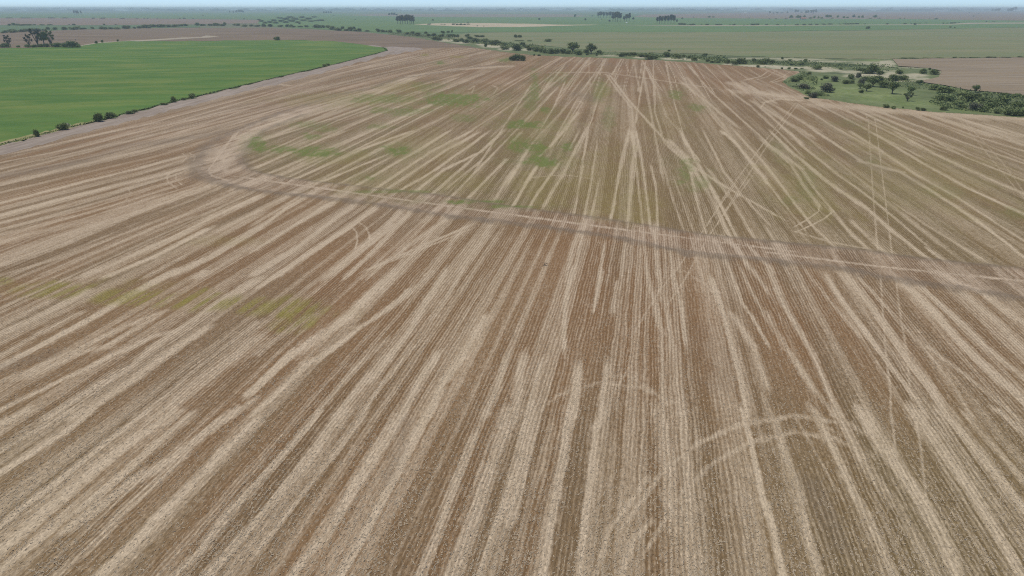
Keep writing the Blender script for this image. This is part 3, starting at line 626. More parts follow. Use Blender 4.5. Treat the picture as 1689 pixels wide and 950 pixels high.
# headland along the dirt track and a few grey drifts
grey = np.maximum(grey, .6 * sstep(10, 2, d_road) * sstep(.3, .7, vnoise(X / 4, Y / 60, 1)))
for fr, w, s, pts in [(A1, 40, .7, [(0, 290), (150, 265), (320, 235), (520, 190)]), (A1, 26, .5, [(520, 190), (900, 80), (1100, 60)]), (D7, 30, .5, [(0, 640), (200, 610), (330, 590), (560, 540)]),
                      (D7, 24, .5, [(800, 450), (1000, 420), (1300, 390), (1500, 350)]), (D2, 40, .35, [(540, 300), (640, 340)]), (B3, 200, .2, [(1250, 380), (1330, 600), (1330, 760)]), (B1, 60, .4, [(0, 640), (150, 590), (330, 540)]),
                      (C4, 110, .4, [(250, 420), (360, 640), (420, 800)]), (C2, 80, .35, [(880, 60), (820, 240), (760, 400)]), (A4, 60, .4, [(560, 150), (760, 250), (980, 330)])]:
    add_band(grey, [(fr[0] + x / fr[2], fr[1] + y / fr[2]) for x, y in pts], w / fr[2], s, .9)

# weeds
green = np.zeros(X.shape); yell = np.zeros(X.shape)
for x, y, a, b, s in [(510, 252, 42, 8, .9), (465, 248, 26, 6, .7), (652, 250, 22, 7, .9), (425, 241, 15, 11, .9), (632, 164, 60, 7, .6), (655, 184, 46, 7, .55), (752, 165, 48, 11, .95), (715, 163, 16, 9, .6),
                      (868, 207, 32, 6, .9), (892, 267, 30, 8, .95), (858, 241, 17, 14, .7), (885, 245, 15, 13, .7), (937, 243, 9, 6, .8), (900, 183, 9, 6, .7), (882, 145, 9, 28, .6), (876, 168, 14, 14, .45), (1115, 157, 12, 8, .6),
                      (1152, 179, 14, 7, .55), (1130, 285, 16, 18, .5), (1155, 300, 20, 14, .4), (609, 295, 12, 5, .6), (510, 207, 30, 6, .4), (530, 214, 20, 6, .5), (515, 225, 16, 5, .6), (630, 210, 24, 5, .45), (765, 195, 24, 6, .45), (705, 143, 26, 7, .4),
                      (790, 335, 50, 3.2, .75), (840, 343, 40, 3.0, .65), (650, 318, 70, 2.6, .5), (1300, 335, 20, 10, .28), (1440, 262, 18, 10, .2), (726, 104, 7, 3, .7), (836, 99, 12, 3.4, .8), (920, 130, 24, 10, .35), (990, 150, 14, 18, .4),
                      (1005, 195, 10, 20, .3), (1680, 355, 30, 12, .25), (1550, 320, 40, 12, .16), (1405, 205, 30, 6, .2), (1330, 305, 14, 26, .2), (1285, 250, 12, 20, .2)]:
    green = np.maximum(green, s * soft_blob(x, y, a * 1.15, b * 1.15, int(x) % 5))
    green = np.maximum(green, .2 * s * soft_blob(x, y, a * 2.4, b * 2.1, int(x + 2) % 5))
for x, y, a, b, s in [(701, 91, 6, 2.2, .8), (754, 94, 13, 2.0, .7), (10, 466, 16, 7, .8), (85, 478, 34, 13, .85), (118, 484, 20, 10, .8), (152, 476, 14, 7, .6), (237, 496, 32, 13, .9), (285, 500, 26, 11, .8), (335, 494, 34, 12, .95), (395, 500, 22, 15, .8), (432, 505, 26, 14, .8),
                      (485, 511, 32, 20, .9), (497, 530, 22, 12, .8), (470, 541, 32, 10, .5), (240, 470, 60, 10, .25), (700, 245, 60, 30, .25), (560, 262, 50, 14, .3), (760, 305, 50, 20, .3), (900, 310, 60, 30, .35), (995, 152, 12, 14, .4), (990, 300, 80, 50, .3), (1040, 340, 60, 30, .35),
                      (880, 210, 60, 40, .25), (1100, 200, 40, 30, .2), (1330, 300, 60, 60, .3), (1500, 300, 140, 60, .28), (1450, 230, 60, 25, .3), (590, 165, 120, 12, .3), (660, 145, 40, 10, .4), (380, 400, 60, 8, .2), (1360, 340, 24, 30, .35), (630, 300, 90, 30, .22)]:
    yell = np.maximum(yell, s * soft_blob(x, y, a * 1.25, b * 1.15, int(x + y) % 5))
uA, vA = rows_uv(11.0)
rowcut = sstep(.35, .6, vnoise(uA / .55, vA / 7, 6))
yell *= np.where(PY > 440, .15 + .95 * rowcut, 1)
green *= .6 + .7 * sstep(.2, .65, vnoise(X / .7, Y / 1.8, 7))
yell *= .5 + .7 * vnoise(X / .9, Y / 1.4, 5)
yell = np.maximum(yell, .75 * sstep(1.2, .4, np.hypot((PX - 280) / 290, (PY - 498 - (PX - 280) * .07) / 17) + .5 * (vnoise(X / 2, Y / 4, 2) - .5)) * (.1 + .95 * rowcut))

# tints of the soil itself
warm = .55 * sstep(.25, .75, vnoise(uA / 3.0, vA / 90, 7)) + .25
for x, y, a, b, s in [(560, 430, 120, 60, .6), (900, 520, 260, 110, .45), (1000, 600, 150, 120, .3), (1330, 520, 60, 60, .45), (700, 480, 60, 60, .4), (740, 270, 60, 50, .35), (1250, 250, 200, 90, .35), (1080, 180, 160, 60, .35), (760, 220, 120, 60, .25), (900, 450, 120, 70, .3), (1560, 230, 140, 30, .4), (1000, 120, 140, 24, .4), (1240, 120, 60, 20, .45), (1060, 395, 120, 10, .6)]:
    warm = warm + s * np.exp(-((PX - x) / a) ** 2 - ((PY - y) / b) ** 2)
olive = .22 + .6 * sstep(1000, 1600, PX) * sstep(560, 800, PY) + .35 * sstep(400, 0, PX) * sstep(560, 800, PY) + .5 * (inB * sstep(110, 260, PY))
olive = olive + .25 * (vnoise(X / 16, Y / 60, 2) - .5)
cool = .45 * far * sstep(900, 300, PX)            # greyer residue towards the track
rowamp = .28 + .85 * sstep(.2, .75, vnoise(uA / 4, vA / 30, 3))
rowamp = rowamp * np.where(inB, .7, 1.0) * (1 - .6 * wC) * (1 - .5 * wL)
a_ = math.radians(11.0)
uu = np.where(inB, X * math.cos(math.radians(9)) - Y * math.sin(math.radians(9)), uA)
uvw = np.stack([uu, vA, np.zeros_like(uu)], -1)
m1 = np.stack([np.clip(straw, 0, 1), np.clip(green, 0, 1), np.clip(grey, 0, 1), np.clip(warm, 0, 1)], -1)
m2 = np.stack([np.clip(yell, 0, 1), np.clip(olive, 0, 1), np.clip(rowamp, 0, 1), np.clip(np.maximum(pink, cool), 0, 1)], -1)

t = NT('stubble_mat', rough=.95, spec=.08)


def attr(name):
    return t.n('ShaderNodeAttribute', attribute_name=name)


q1, q2 = attr('mask_straw'), attr('mask_soil')
sep1, sep2 = t.n('ShaderNodeSeparateColor'), t.n('ShaderNodeSeparateColor')
t.t.links.new(q1.outputs['Color'], sep1.inputs[0]); t.t.links.new(q2.outputs['Color'], sep2.inputs[0])
S, G, K, WARM = sep1.outputs[0], sep1.outputs[1], sep1.outputs[2], q1.outputs['Alpha']
YL, OL, RA, PK = sep2.outputs[0], sep2.outputs[1], sep2.outputs[2], q2.outputs['Alpha']
uv = attr('row_uv').outputs['Vector']
P = t.pos()
fine = t.noise(t.mapping(uv, (5.5, 1.7, 0)), 1, 3, .75)            # straw and clods, 20-40 cm
fine2 = t.noise(t.mapping(uv, (3.1, .16, 0), loc=(7, 3, 0)), 1, 3, .7)    # lengthwise smears
mid = t.noise(t.mapping(P, (.45, .3, 0)), 1, 3, .6)
streak = t.noise(t.mapping(uv, (1.3, .03, 0), loc=(3, 9, 0)), 1, 3, .6)
# drill rows
uvs = t.n('ShaderNodeSeparateXYZ'); t.t.links.new(uv, uvs.inputs[0])
wob = t.noise(t.mapping(uv, (.7, .12, 0)), 1, 3, .6)
ph = t.math('ADD', t.math('MULTIPLY', uvs.outputs[0], 2 * math.pi / .38), t.math('MULTIPLY', wob, 14.0))
row = t.math('MULTIPLY', t.math('ADD', t.math('SINE', ph), 1.0), .5)
rowmask = t.math('MULTIPLY', RA, t.remap(fine2, .25, .75, .35, 1.0))
# soil between the bands
soil = t.mix(t.remap(streak, .3, .7), (.182, .123, .066), (.268, .188, .106))
soil = t.mix(t.math('MULTIPLY', WARM, .85), soil, (.285, .160, .076))
soil = t.mix(t.math('MULTIPLY', OL, .85), soil, (.20, .157, .072))
soil = t.mix(t.math('MULTIPLY', PK, .55), soil, (.25, .185, .13))
strawc = t.mix(t.remap(mid, .3, .7), (.535, .425, .285), (.61, .49, .34))
strawc = t.mix(t.math('MULTIPLY', OL, .35), strawc, (.55, .47, .28))
strawc = t.mix(t.math('MULTIPLY', PK, .5), strawc, (.57, .445, .34))
fc = t.remap(fine, .28, .72, -.5, .5)
f2c = t.remap(fine2, .28, .72, -.5, .5)
clod_shadow = t.remap(t.noise(t.mapping(uv, (2.3, .9, 0), loc=(11, 2, 0)), 1, 4, .8), .3, .7, -.5, .5)  # random soil/straw mottle; dark spots stand in for shadows between the stubble
sf = t.math('ADD', t.math('MULTIPLY', S, 1.12), t.math('MULTIPLY', fc, .52))
sf = t.math('ADD', sf, t.math('MULTIPLY', f2c, .50))
sf = t.math('ADD', sf, t.math('MULTIPLY', clod_shadow, .42))
sf = t.math('ADD', sf, t.math('MULTIPLY', t.math('MULTIPLY', t.math('SUBTRACT', row, .5), rowmask), .44))
sf = t.remap(sf, -.05, 1.0)
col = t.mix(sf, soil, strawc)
col = t.mix(t.math('MULTIPLY', K, t.remap(fine, .25, .7, .5, 1.0), True), col, t.mix(fine2, (.165, .126, .082), (.285, .228, .162)))
col = t.mix(t.math('MULTIPLY', t.math('MULTIPLY', YL, 1.0), t.remap(fine, .3, .6, .45, 1.0), True), col, (.285, .25, .062))
col = t.mix(t.math('MULTIPLY', G, t.remap(fine, .25, .6, .45, 1.0), True), col, t.mix(mid, (.135, .18, .042), (.19, .24, .058)))
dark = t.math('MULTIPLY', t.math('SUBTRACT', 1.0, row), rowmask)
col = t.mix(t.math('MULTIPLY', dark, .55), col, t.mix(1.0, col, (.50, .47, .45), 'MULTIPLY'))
gr = t.remap(t.noise(t.mapping(uv, (10, 4, 0), loc=(1, 5, 0)), 1, 3, .85), .3, .7)
gr2 = t.remap(t.noise(t.mapping(uv, (4.2, 1.9, 0), loc=(5, 8, 0)), 1, 3, .8), .3, .7)
col = t.mix(1.0, col, t.mix(gr, (.62,) * 3, (1.36,) * 3), 'MULTIPLY')
col = t.mix(1.0, col, t.mix(gr2, (.74,) * 3, (1.24,) * 3), 'MULTIPLY')
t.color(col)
hgt = t.math('ADD', t.math('MULTIPLY', row, .6), fine)
t.bump(hgt, .35, .08)

polyS = [(-420, 372), (0, 250), (100, 224), (200, 201), (420, 143), (550, 112), (640, 86), (700, 80), (760, 78.5), (800, 81), (850, 88), (900, 92), (1000, 95.5), (1100, 100), (1200, 107.5), (1290, 115), (1318, 118),
         (1322, 140), (1360, 164), (1450, 174), (1530, 182), (1600, 186), (1689, 192), (2110, 216), (2110, 1120), (-420, 1120)]
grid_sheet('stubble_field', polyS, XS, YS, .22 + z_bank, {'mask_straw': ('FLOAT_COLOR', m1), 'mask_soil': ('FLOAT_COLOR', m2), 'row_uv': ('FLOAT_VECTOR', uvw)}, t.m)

# cut stalks and loose straw on the near stubble: nobody could count it
def straw_litter(name, n, mat, tall, seed):
    g = np.random.default_rng(seed)
    px = g.uniform(-330, 2020, n); py = 425 + 690 * g.random(n) ** .9
    x, y = at(px, py)
    a = math.radians(11.0)
    u, v = x * math.cos(a) - y * math.sin(a), x * math.sin(a) + y * math.cos(a)
    u = np.round(u / .38) * .38 + g.normal(size=n) * .085
    keep = g.random(n) < .25 + .75 * sstep(.3, .7, vnoise(u / 1.2, v / 12, seed % 8))
    u, v = u[keep], v[keep]
    n = len(u)
    x, y = u * math.cos(a) + v * math.sin(a), -u * math.sin(a) + v * math.cos(a)
    c = np.stack([x, y, .24 + tall * .5 * g.random(n)], 1)
    d = np.stack([g.normal(size=n) * .7 + math.sin(a), g.normal(size=n) * .7 + math.cos(a), g.normal(size=n) * .22], 1)
    d /= np.linalg.norm(d, axis=1)[:, None]
    e = np.cross(d, np.array([0, 0, 1.0]) + .35 * g.normal(size=(n, 3))); e /= np.linalg.norm(e, axis=1)[:, None]
    e *= np.where(np.cross(d, e)[:, 2] < 0, -1, 1)[:, None]
    ln = (.05 + .07 * g.random(n))[:, None]; wd = (.012 + .018 * g.random(n))[:, None]
    p = np.stack([c - d * ln - e * wd, c + d * ln - e * wd, c + d * ln + e * wd, c - d * ln + e * wd], 1).reshape(-1, 3)
    o = link_mesh(name, fast_mesh(name, p, np.arange(n * 4).reshape(-1, 4)), mat)
    o['kind'] = 'stuff'; o['label'] = 'loose cut stalks strewn over the near stubble'; o['category'] = 'straw'


straw_litter('stubble_stalks', 120000, NT('stalk_mat').color((.48, .395, .27, 1)), .03, 3)

# ------------------------------------------------------------------ creek bank and pasture
XB = np.arange(600, 2110, 1.5); YB = np.arange(50, 222, .7)
PX, PY = np.meshgrid(XB, YB)
X, Y = at(PX, PY)
dry = np.zeros(X.shape); lush = np.zeros(X.shape); shade = np.zeros(X.shape)
for x, y, a, b, s in [(738, 67, 16, 2, .9), (762, 63.5, 10, 2, .9), (760, 71, 16, 1.6, .9), (800, 74, 14, 2.2, .95), (815, 77, 20, 2.2, .95), (838, 81, 16, 2.4, .95), (872, 82.5, 14, 2.2, .8), (885, 80, 12, 2, .7), (930, 88, 14, 2, .4), (1010, 92.5, 28, 1.4, .7), (1057, 95, 12, 1.6, .9),
                      (1115, 97.5, 22, 1.8, .95), (1140, 99, 14, 1.5, .8), (1205, 106.5, 12, 1.6, .9), (1250, 109.5, 46, 2.2, 1), (1300, 112.5, 40, 2.4, 1), (1345, 112, 30, 2.5, .9), (1260, 97, 60, 1.4, .6), (1320, 99, 40, 2.2, .7), (1370, 102, 40, 1.6, .6), (1440, 105, 40, 3, .6), (1360, 117, 34, 3, .85),
                      (1400, 119.5, 22, 3, .8), (1420, 125, 30, 3.2, 1), (1445, 124, 16, 4, .9), (1462, 128, 14, 4, .9), (1470, 123, 12, 4, .9), (1510, 125, 22, 3, .9), (1500, 129, 16, 2.6, .8), (1490, 134.5, 22, 1.2, .9), (1520, 131, 12, 3, .8), (1463, 106, 16, 6, .9), (1450, 118, 30, 2, .5), (1510, 112.5, 30, 1.2, .7), (1550, 120, 10, 3, .6)]:
    n = (vnoise(X / 5, Y / 12, 2) - .5) * .9
    dry = np.maximum(dry, s * sstep(1.3, .6, np.hypot((PX - x) / a, (PY - y) / b) + n * .6))
for x, y, a, b, s in [(1345, 132, 30, 5, .9), (1350, 145, 24, 6, .8), (1400, 150, 50, 14, .8), (1450, 160, 60, 14, .8), (1520, 172, 70, 8, .75), (1600, 183, 80, 4, .6), (1330, 150, 14, 10, .5), (1440, 100, 14, 2.2, .9), (1540, 110, 30, 3, .5), (840, 99, 18, 3, .4), (1570, 150, 40, 10, .3)]:
    lush = np.maximum(lush, s * np.exp(-((PX - x) / a) ** 2 - ((PY - y) / b) ** 2))
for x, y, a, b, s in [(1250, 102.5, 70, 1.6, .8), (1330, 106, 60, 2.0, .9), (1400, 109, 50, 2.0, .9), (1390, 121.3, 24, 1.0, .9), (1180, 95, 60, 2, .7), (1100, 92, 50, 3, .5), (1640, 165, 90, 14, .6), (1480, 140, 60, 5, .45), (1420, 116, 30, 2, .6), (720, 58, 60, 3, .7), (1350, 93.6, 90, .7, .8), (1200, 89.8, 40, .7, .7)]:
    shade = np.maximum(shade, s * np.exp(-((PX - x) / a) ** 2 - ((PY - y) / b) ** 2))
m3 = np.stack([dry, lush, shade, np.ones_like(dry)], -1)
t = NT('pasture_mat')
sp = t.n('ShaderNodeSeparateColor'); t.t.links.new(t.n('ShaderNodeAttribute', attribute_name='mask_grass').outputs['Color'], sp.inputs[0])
P = t.pos()
n1 = t.noise(t.mapping(P, (.10, .05, 0)), 1, 4, .65)
n2 = t.noise(t.mapping(P, (.55, .3, 0), loc=(4, 9, 0)), 1, 4, .7)
col = t.mix(t.remap(n1, .35, .65), (.125, .16, .062), (.18, .21, .09))
col = t.mix(t.math('MULTIPLY', sp.outputs[1], t.remap(n2, .25, .6, .5, 1)), col, t.mix(t.remap(n1, .4, .6), (.19, .255, .07), (.26, .31, .12)))
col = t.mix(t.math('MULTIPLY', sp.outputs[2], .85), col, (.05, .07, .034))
col = t.mix(t.math('MULTIPLY', sp.outputs[0], t.remap(n2, .2, .55, .45, 1)), col, t.mix(n1, (.44, .40, .255), (.56, .51, .36)))
col = t.mix(1.0, col, t.mix(n2, (.6,) * 3, (1.4,) * 3), 'MULTIPLY')
t.color(col)
polyP = [(640, 54), (700, 57), (760, 64), (830, 69), (900, 77), (1000, 86), (1100, 88), (1200, 92.5), (1300, 95.5), (1400, 98), (1460, 98.5), (1475, 97), (2110, 94), (2110, 97), (1700, 96.6), (1472, 98.8), (1482, 110.5), (1530, 113), (1553, 118.5), (1548, 128.5), (1520, 134.5), (1525, 137.5),
         (1560, 142.5), (1600, 150.5), (1689, 158.5), (2110, 196), (2110, 221), (1689, 195), (1600, 189), (1530, 185), (1450, 177), (1380, 167), (1335, 161), (1305, 146), (1290, 136), (1300, 128), (1322, 119), (1290, 115.5),
         (1200, 108), (1100, 100.5), (1000, 96), (900, 92.5), (850, 88.5), (800, 81.5), (740, 71.5), (690, 63), (640, 56.5)]
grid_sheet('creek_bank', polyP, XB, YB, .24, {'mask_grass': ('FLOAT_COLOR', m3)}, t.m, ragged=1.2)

# ------------------------------------------------------------------ plants
def leaf_mat(name, a, b, var=.25):
    t = NT(name, rough=.75, spec=.2)
    oi = t.n('ShaderNodeObjectInfo').outputs['Random']
    n_ = t.noise(t.mapping(t.n('ShaderNodeTexCoord').outputs['Object'], (7, 7, 7)), 1, 3, .6)
    c = t.mix(t.remap(n_, .35, .65), a, b)
    k = t.remap(oi, 0, 1, 1 - var, 1 + var)
    kc = t.n('ShaderNodeCombineColor')
    for i in range(3):
        t.put(kc.inputs[i], k)
    return t.color(t.mix(1.0, c, kc.outputs[0], 'MULTIPLY'))


ML = {'dark': leaf_mat('dark_leaf', (.13, .172, .056), (.195, .245, .084)),
      'mid': leaf_mat('mid_leaf', (.135, .18, .06), (.20, .25, .095)),
      'grey': leaf_mat('grey_leaf', (.125, .135, .08), (.18, .185, .12), .15),
      'gum': leaf_mat('gum_leaf', (.07, .075, .055), (.105, .108, .082), .15)}
t = NT('bark'); M_bark = t.color(t.mix(t.noise(t.mapping(t.n('ShaderNodeTexCoord').outputs['Object'], (20, 20, 4)), 1, 3, .6), (.10, .08, .06), (.2, .17, .135)))


def leaves(clumps, n, size, seed):
    """crown of many small leaf faces grouped in clumps (x, y, z, rx, ry, rz)"""
    g = np.random.default_rng(seed)
    vol = np.array([c[3] * c[4] * c[5] for c in clumps]) ** .7
    pick = g.choice(len(clumps), n, p=vol / vol.sum())
    c = np.array(clumps)[pick]
    d = g.normal(size=(n, 3)); d /= np.linalg.norm(d, axis=1)[:, None]
    r = g.random(n) ** .45 * (1 + .18 * g.normal(size=n))
    p = c[:, :3] + d * r[:, None] * c[:, 3:]
    p[:, 2] = np.maximum(p[:, 2], .01)
    nrm = d + .8 * g.normal(size=(n, 3)); nrm /= np.linalg.norm(nrm, axis=1)[:, None]
    ref = g.normal(size=(n, 3))
    u = np.cross(nrm, ref); u /= np.linalg.norm(u, axis=1)[:, None]
    v = np.cross(nrm, u)
    s = size * (.6 + .8 * g.random(n))[:, None]
    return np.stack([p - u * s, p - v * s * .55, p + u * s, p + v * s * .55], 1).reshape(-1, 3)


def tube(pts, rads, k=6):
    V, Fc = [], []
    for i, (p, r) in enumerate(zip(pts, rads)):
        for j in range(k):
            a = 2 * math.pi * j / k
            V.append((p[0] + r * math.cos(a), p[1] + r * math.sin(a), p[2]))
    for i in range(len(pts) - 1):
        for j in range(k):
            Fc.append((i * k + j, i * k + (j + 1) % k, (i + 1) * k + (j + 1) % k, (i + 1) * k + j))
    return V, Fc


def tubes_mesh(name, lst):
    V, Fc = [], []
    for pts, rads in lst:
        v, f = tube(pts, rads)
        Fc += [tuple(i + len(V) for i in q) for q in f]
        V += v
    return fast_mesh(name, np.array(V), np.array(Fc))


PROTO = {}


def proto(kind, clumps, n, size, limbs, seed):
    v = leaves(clumps, n, size, seed)
    crown = fast_mesh(kind + '_crown', v, np.arange(len(v)).reshape(-1, 4))
    trunk = tubes_mesh(kind + '_trunk', limbs)
    trunk.materials.append(M_bark)
    PROTO.setdefault(kind, []).append((crown, trunk))


for k in range(5):       # low rounded shrub: lobes sitting on the ground
    g = random.Random(100 + k)
    cl = [(g.uniform(-.27, .27), g.uniform(-.27, .27), g.uniform(.2, .6), g.uniform(.18, .28), g.uniform(.18, .28), g.uniform(.2, .33)) for _ in range(g.randint(5, 8))]
    cl.append((0, 0, .22, .42, .42, .24)); cl.append((0, 0, .45, .3, .3, .3))
    lb = [([(0, 0, 0), (g.uniform(-.05, .05), g.uniform(-.05, .05), .3), (c[0] * .8, c[1] * .8, c[2])], [.035, .025, .012]) for c in cl[:5]]
    proto('shrub', cl, 1300, .05, lb, 200 + k)
for k in range(4):       # thorn tree: short trunk, spreading flat-topped crown
    g = random.Random(300 + k)
    cl = []
    for i in range(9):
        a = i * 2.399 + g.random(); r = .36 * math.sqrt((i + .5) / 9)
        cl.append((r * math.cos(a), r * math.sin(a), g.uniform(.36, .62) + .3 * (1 - i / 9), g.uniform(.17, .25), g.uniform(.17, .25), g.uniform(.14, .22)))
    lb = [([(0, 0, 0), (.02, 0, .28)], [.045, .034])] + [([(.02, 0, .2), (c[0] * .5, c[1] * .5, .38), (c[0] * .9, c[1] * .9, c[2])], [.03, .018, .008]) for c in cl]
    cl.append((0, 0, .6, .3, .3, .25))
    proto('thorn_tree', cl, 1200, .05, lb, 400 + k)
for k in range(4):       # eucalyptus: tall bare lower trunk, high narrow crown
    g = random.Random(500 + k)
    cl = [(g.uniform(-.2, .2), g.uniform(-.2, .2), g.uniform(.42, .86), g.uniform(.16, .26), g.uniform(.16, .26), g.uniform(.08, .15)) for _ in range(11)]
    cl.append((0, 0, .62, .26, .26, .3))
    lb = [([(0, 0, 0), (.02, .01, .4), (0, 0, .85)], [.05, .036, .012])] + [([(.015, 0, g.uniform(.25, .45)), (c[0] * .6, c[1] * .6, c[2] - .1), (c[0], c[1], c[2])], [.024, .014, .006]) for c in cl[:8]]
    proto('eucalyptus_tree', cl, 800, .055, lb, 600 + k)
for k in range(3):       # open, half-bare tree: separate tufts on leaning limbs
    g = random.Random(700 + k)
    cl = []
    for i in range(10):
        a = i * 2.399; r = .12 + .30 * g.random()
        cl.append((r * math.cos(a), r * math.sin(a), g.uniform(.45, .92), g.uniform(.09, .15), g.uniform(.09, .15), g.uniform(.07, .12)))
    lb = [([(0, 0, 0), (.01, .0, .25)], [.05, .04])] + [([(0, 0, .1), (c[0] * .6, c[1] * .6, c[2] * .6), (c[0], c[1], c[2] + .05)], [.035, .02, .006]) for c in cl]
    proto('open_tree', cl, 520, .045, lb, 800 + k)

MESH_CACHE = {}
FAR = []                 # smallest shrubs, past the 300 that show largest: one mass
SMALLEST = 8.4


def crown_mesh(kind, v, leaf):
    key = (kind, v, leaf)
    if key not in MESH_CACHE:
        me = PROTO[kind][v][0].copy()
        me.materials.clear(); me.materials.append(ML[leaf])
        MESH_CACHE[key] = me
    return MESH_CACHE[key]


def plant(kind, px, py, hpx, wpx, leaf, label, cat, group=None, parts=True, z=.22):
    x, y = (float(q) for q in at(px, py))
    dist = math.hypot(y * CP + CAM_H * SP, 0)
    k = F0 / dist
    h, w = hpx / k, wpx / k
    # seen slightly from above, the near side of the crown reaches below its foot
    dep = math.atan2(CAM_H, math.hypot(x, y))
    h = h / math.cos(dep)
    v = R.randrange(len(PROTO[kind]))
    nm = kind
    if kind == 'shrub' and hpx * wpx < SMALLEST and group:
        v_ = leaves([(0, 0, .4, .4, .4, .4), (.2, .1, .35, .25, .25, .3)], 60, .11, R.randrange(9999))
        FAR.append(v_ * np.array([w * 1.45, w * 1.45, h * 1.18]) + np.array([x, y + w * .35, z]))
        return
    if not parts:
        o = bpy.data.objects.new(nm, crown_mesh(kind, v, leaf)); COL.objects.link(o)
    else:
        o = bpy.data.objects.new(nm, None); COL.objects.link(o)
        o.empty_display_size = .3
        c = bpy.data.objects.new('crown', crown_mesh(kind, v, leaf)); COL.objects.link(c); c.parent = o
        b = bpy.data.objects.new('trunk', PROTO[kind][v][1]); COL.objects.link(b); b.parent = o
    o.location = (x, y + w * .35, z)
    s = 1.45 if kind == 'shrub' else 1.3
    h *= 1.18 if kind == 'shrub' else 1.05
    o.scale = (w * s, w * s, h * 1.05)
    o.rotation_euler = (0, 0, R.uniform(0, 6.283))
    o['label'] = label; o['category'] = cat
    if group:
        o['group'] = group
    return o


ORD = ['first', 'second', 'third', 'fourth', 'fifth', 'sixth', 'seventh', 'eighth', 'ninth', 'tenth', 'eleventh', 'twelfth', 'thirteenth', 'fourteenth', 'fifteenth', 'sixteenth', 'seventeenth', 'eighteenth', 'nineteenth', 'twentieth']
for tens in ('twenty', 'thirty', 'forty'):
    if tens != 'twenty':
        ORD.append({'thirty': 'thirtieth', 'forty': 'fortieth'}[tens])
    ORD += [tens + '-' + o for o in ORD[:9]]
SHADE = {'dark': 'dark green', 'mid': 'mid green', 'grey': 'greyish', 'gum': 'grey-green'}
NOUN = {'shrub': 'shrub', 'thorn_tree': 'spreading tree', 'eucalyptus_tree': 'eucalyptus', 'open_tree': 'half-bare tree'}


def row_of(place, group, items, kind='shrub', leaf='dark', z=.22):
    """items: (px, py, height px, width px[, kind][, leaf]); the labels count from the left"""
    items = sorted(items)
    hs = sorted(i[2] for i in items)
    for n, it in enumerate(items):
        kd, lf = kind, leaf
        for e in it[4:]:
            if e in PROTO:
                kd = e
            else:
                lf = e
        size = 'large' if it[2] >= hs[-1] * .85 and it[2] > hs[0] * 1.4 else ('low wide' if it[3] > 2 * it[2] else ('small' if it[2] <= hs[len(hs) // 2] else 'medium'))
        plant(kd, *it[:4], lf, '%s %s %s %s, %s from left' % (size, SHADE[lf], NOUN[kd], place, ORD[n]),
              'tree' if kd != 'shrub' else 'shrub', group, parts=it[2] >= 7, z=z)


def scaled(ox, oy, s, lst):
    return [(ox + a[0] / s, oy + a[1] / s, a[2] / s, a[3] / s) + tuple(a[4:]) for a in lst]


# trees at the back corner of the green crop field
BACK = 'trees and bushes at the back corner of the green crop field'
for px, py, h, w, kd, lf, lab in [
    (12, 78, 17, 11, 'open_tree', 'gum', 'thin half-bare tree standing alone at the far left edge of green field'),
    (46, 77.5, 18, 12, 'open_tree', 'gum', 'half-bare leaning tree at left of the tall cluster behind green field'),
    (60, 77, 25, 14, 'open_tree', 'gum', 'tallest half-bare tree of the cluster behind the green field'),
    (71, 77, 23, 14, 'eucalyptus_tree', 'dark', 'dense dark tree in the middle of cluster behind the green field'),
    (82, 76.5, 22, 13, 'open_tree', 'dark', 'open crowned dark tree at right of tall cluster behind green field'),
    (4, 79, 7, 16, 'shrub', 'dark', 'dark bush cut by the left picture edge behind the green field'),
    (29, 78.5, 3.5, 6, 'shrub', 'dark', 'small dark bush alone between two tree groups behind the green field'),
    (44, 78.8, 5, 9, 'shrub', 'dark', 'low dark bush under the leaning half-bare tree behind green field'),
    (54, 78.8, 5, 9, 'shrub', 'dark', 'low dark bush under the tallest half-bare tree behind green field'),
    (66, 78.4, 6, 10, 'shrub', 'dark', 'dark bush at foot of dense dark tree behind green field'),
    (76, 78.4, 6, 10, 'shrub', 'dark', 'dark bush between the two right trunks behind the green field'),
    (88, 78.4, 7, 10, 'shrub', 'dark', 'dark bush first to the right of the tall trees'),
    (95, 78.4, 7.5, 10, 'shrub', 'dark', 'dark bush second to the right of the tall trees'),
    (105, 78.6, 7.5, 13, 'shrub', 'dark', 'wide dark bush in the middle of the hedge right of trees'),
    (117, 78.8, 11, 17, 'shrub', 'dark', 'largest dark rounded bush in the hedge right of tall trees'),
    (127, 78.8, 5.5, 9, 'shrub', 'dark', 'low dark bush closing the right end of that hedge'),
    (158, 72.2, 4.5, 4.5, 'shrub', 'dark', 'small dark bush on the pale track behind the green field'),
    (168, 70.5, 4.5, 3.5, 'shrub', 'dark', 'small upright bush right of another on the pale track'),
    (194, 68.8, 3.8, 2.8, 'shrub', 'dark', 'tiny lone bush farthest right on the pale track'),
]:
    plant(kd, px, py, h, w, lf, lab, 'tree' if kd != 'shrub' else 'bush', BACK)
plant('shrub', 456, 66.8, 6.4, 9.5, 'dark', 'lone dark round bush on the far edge of green crop field', 'bush')
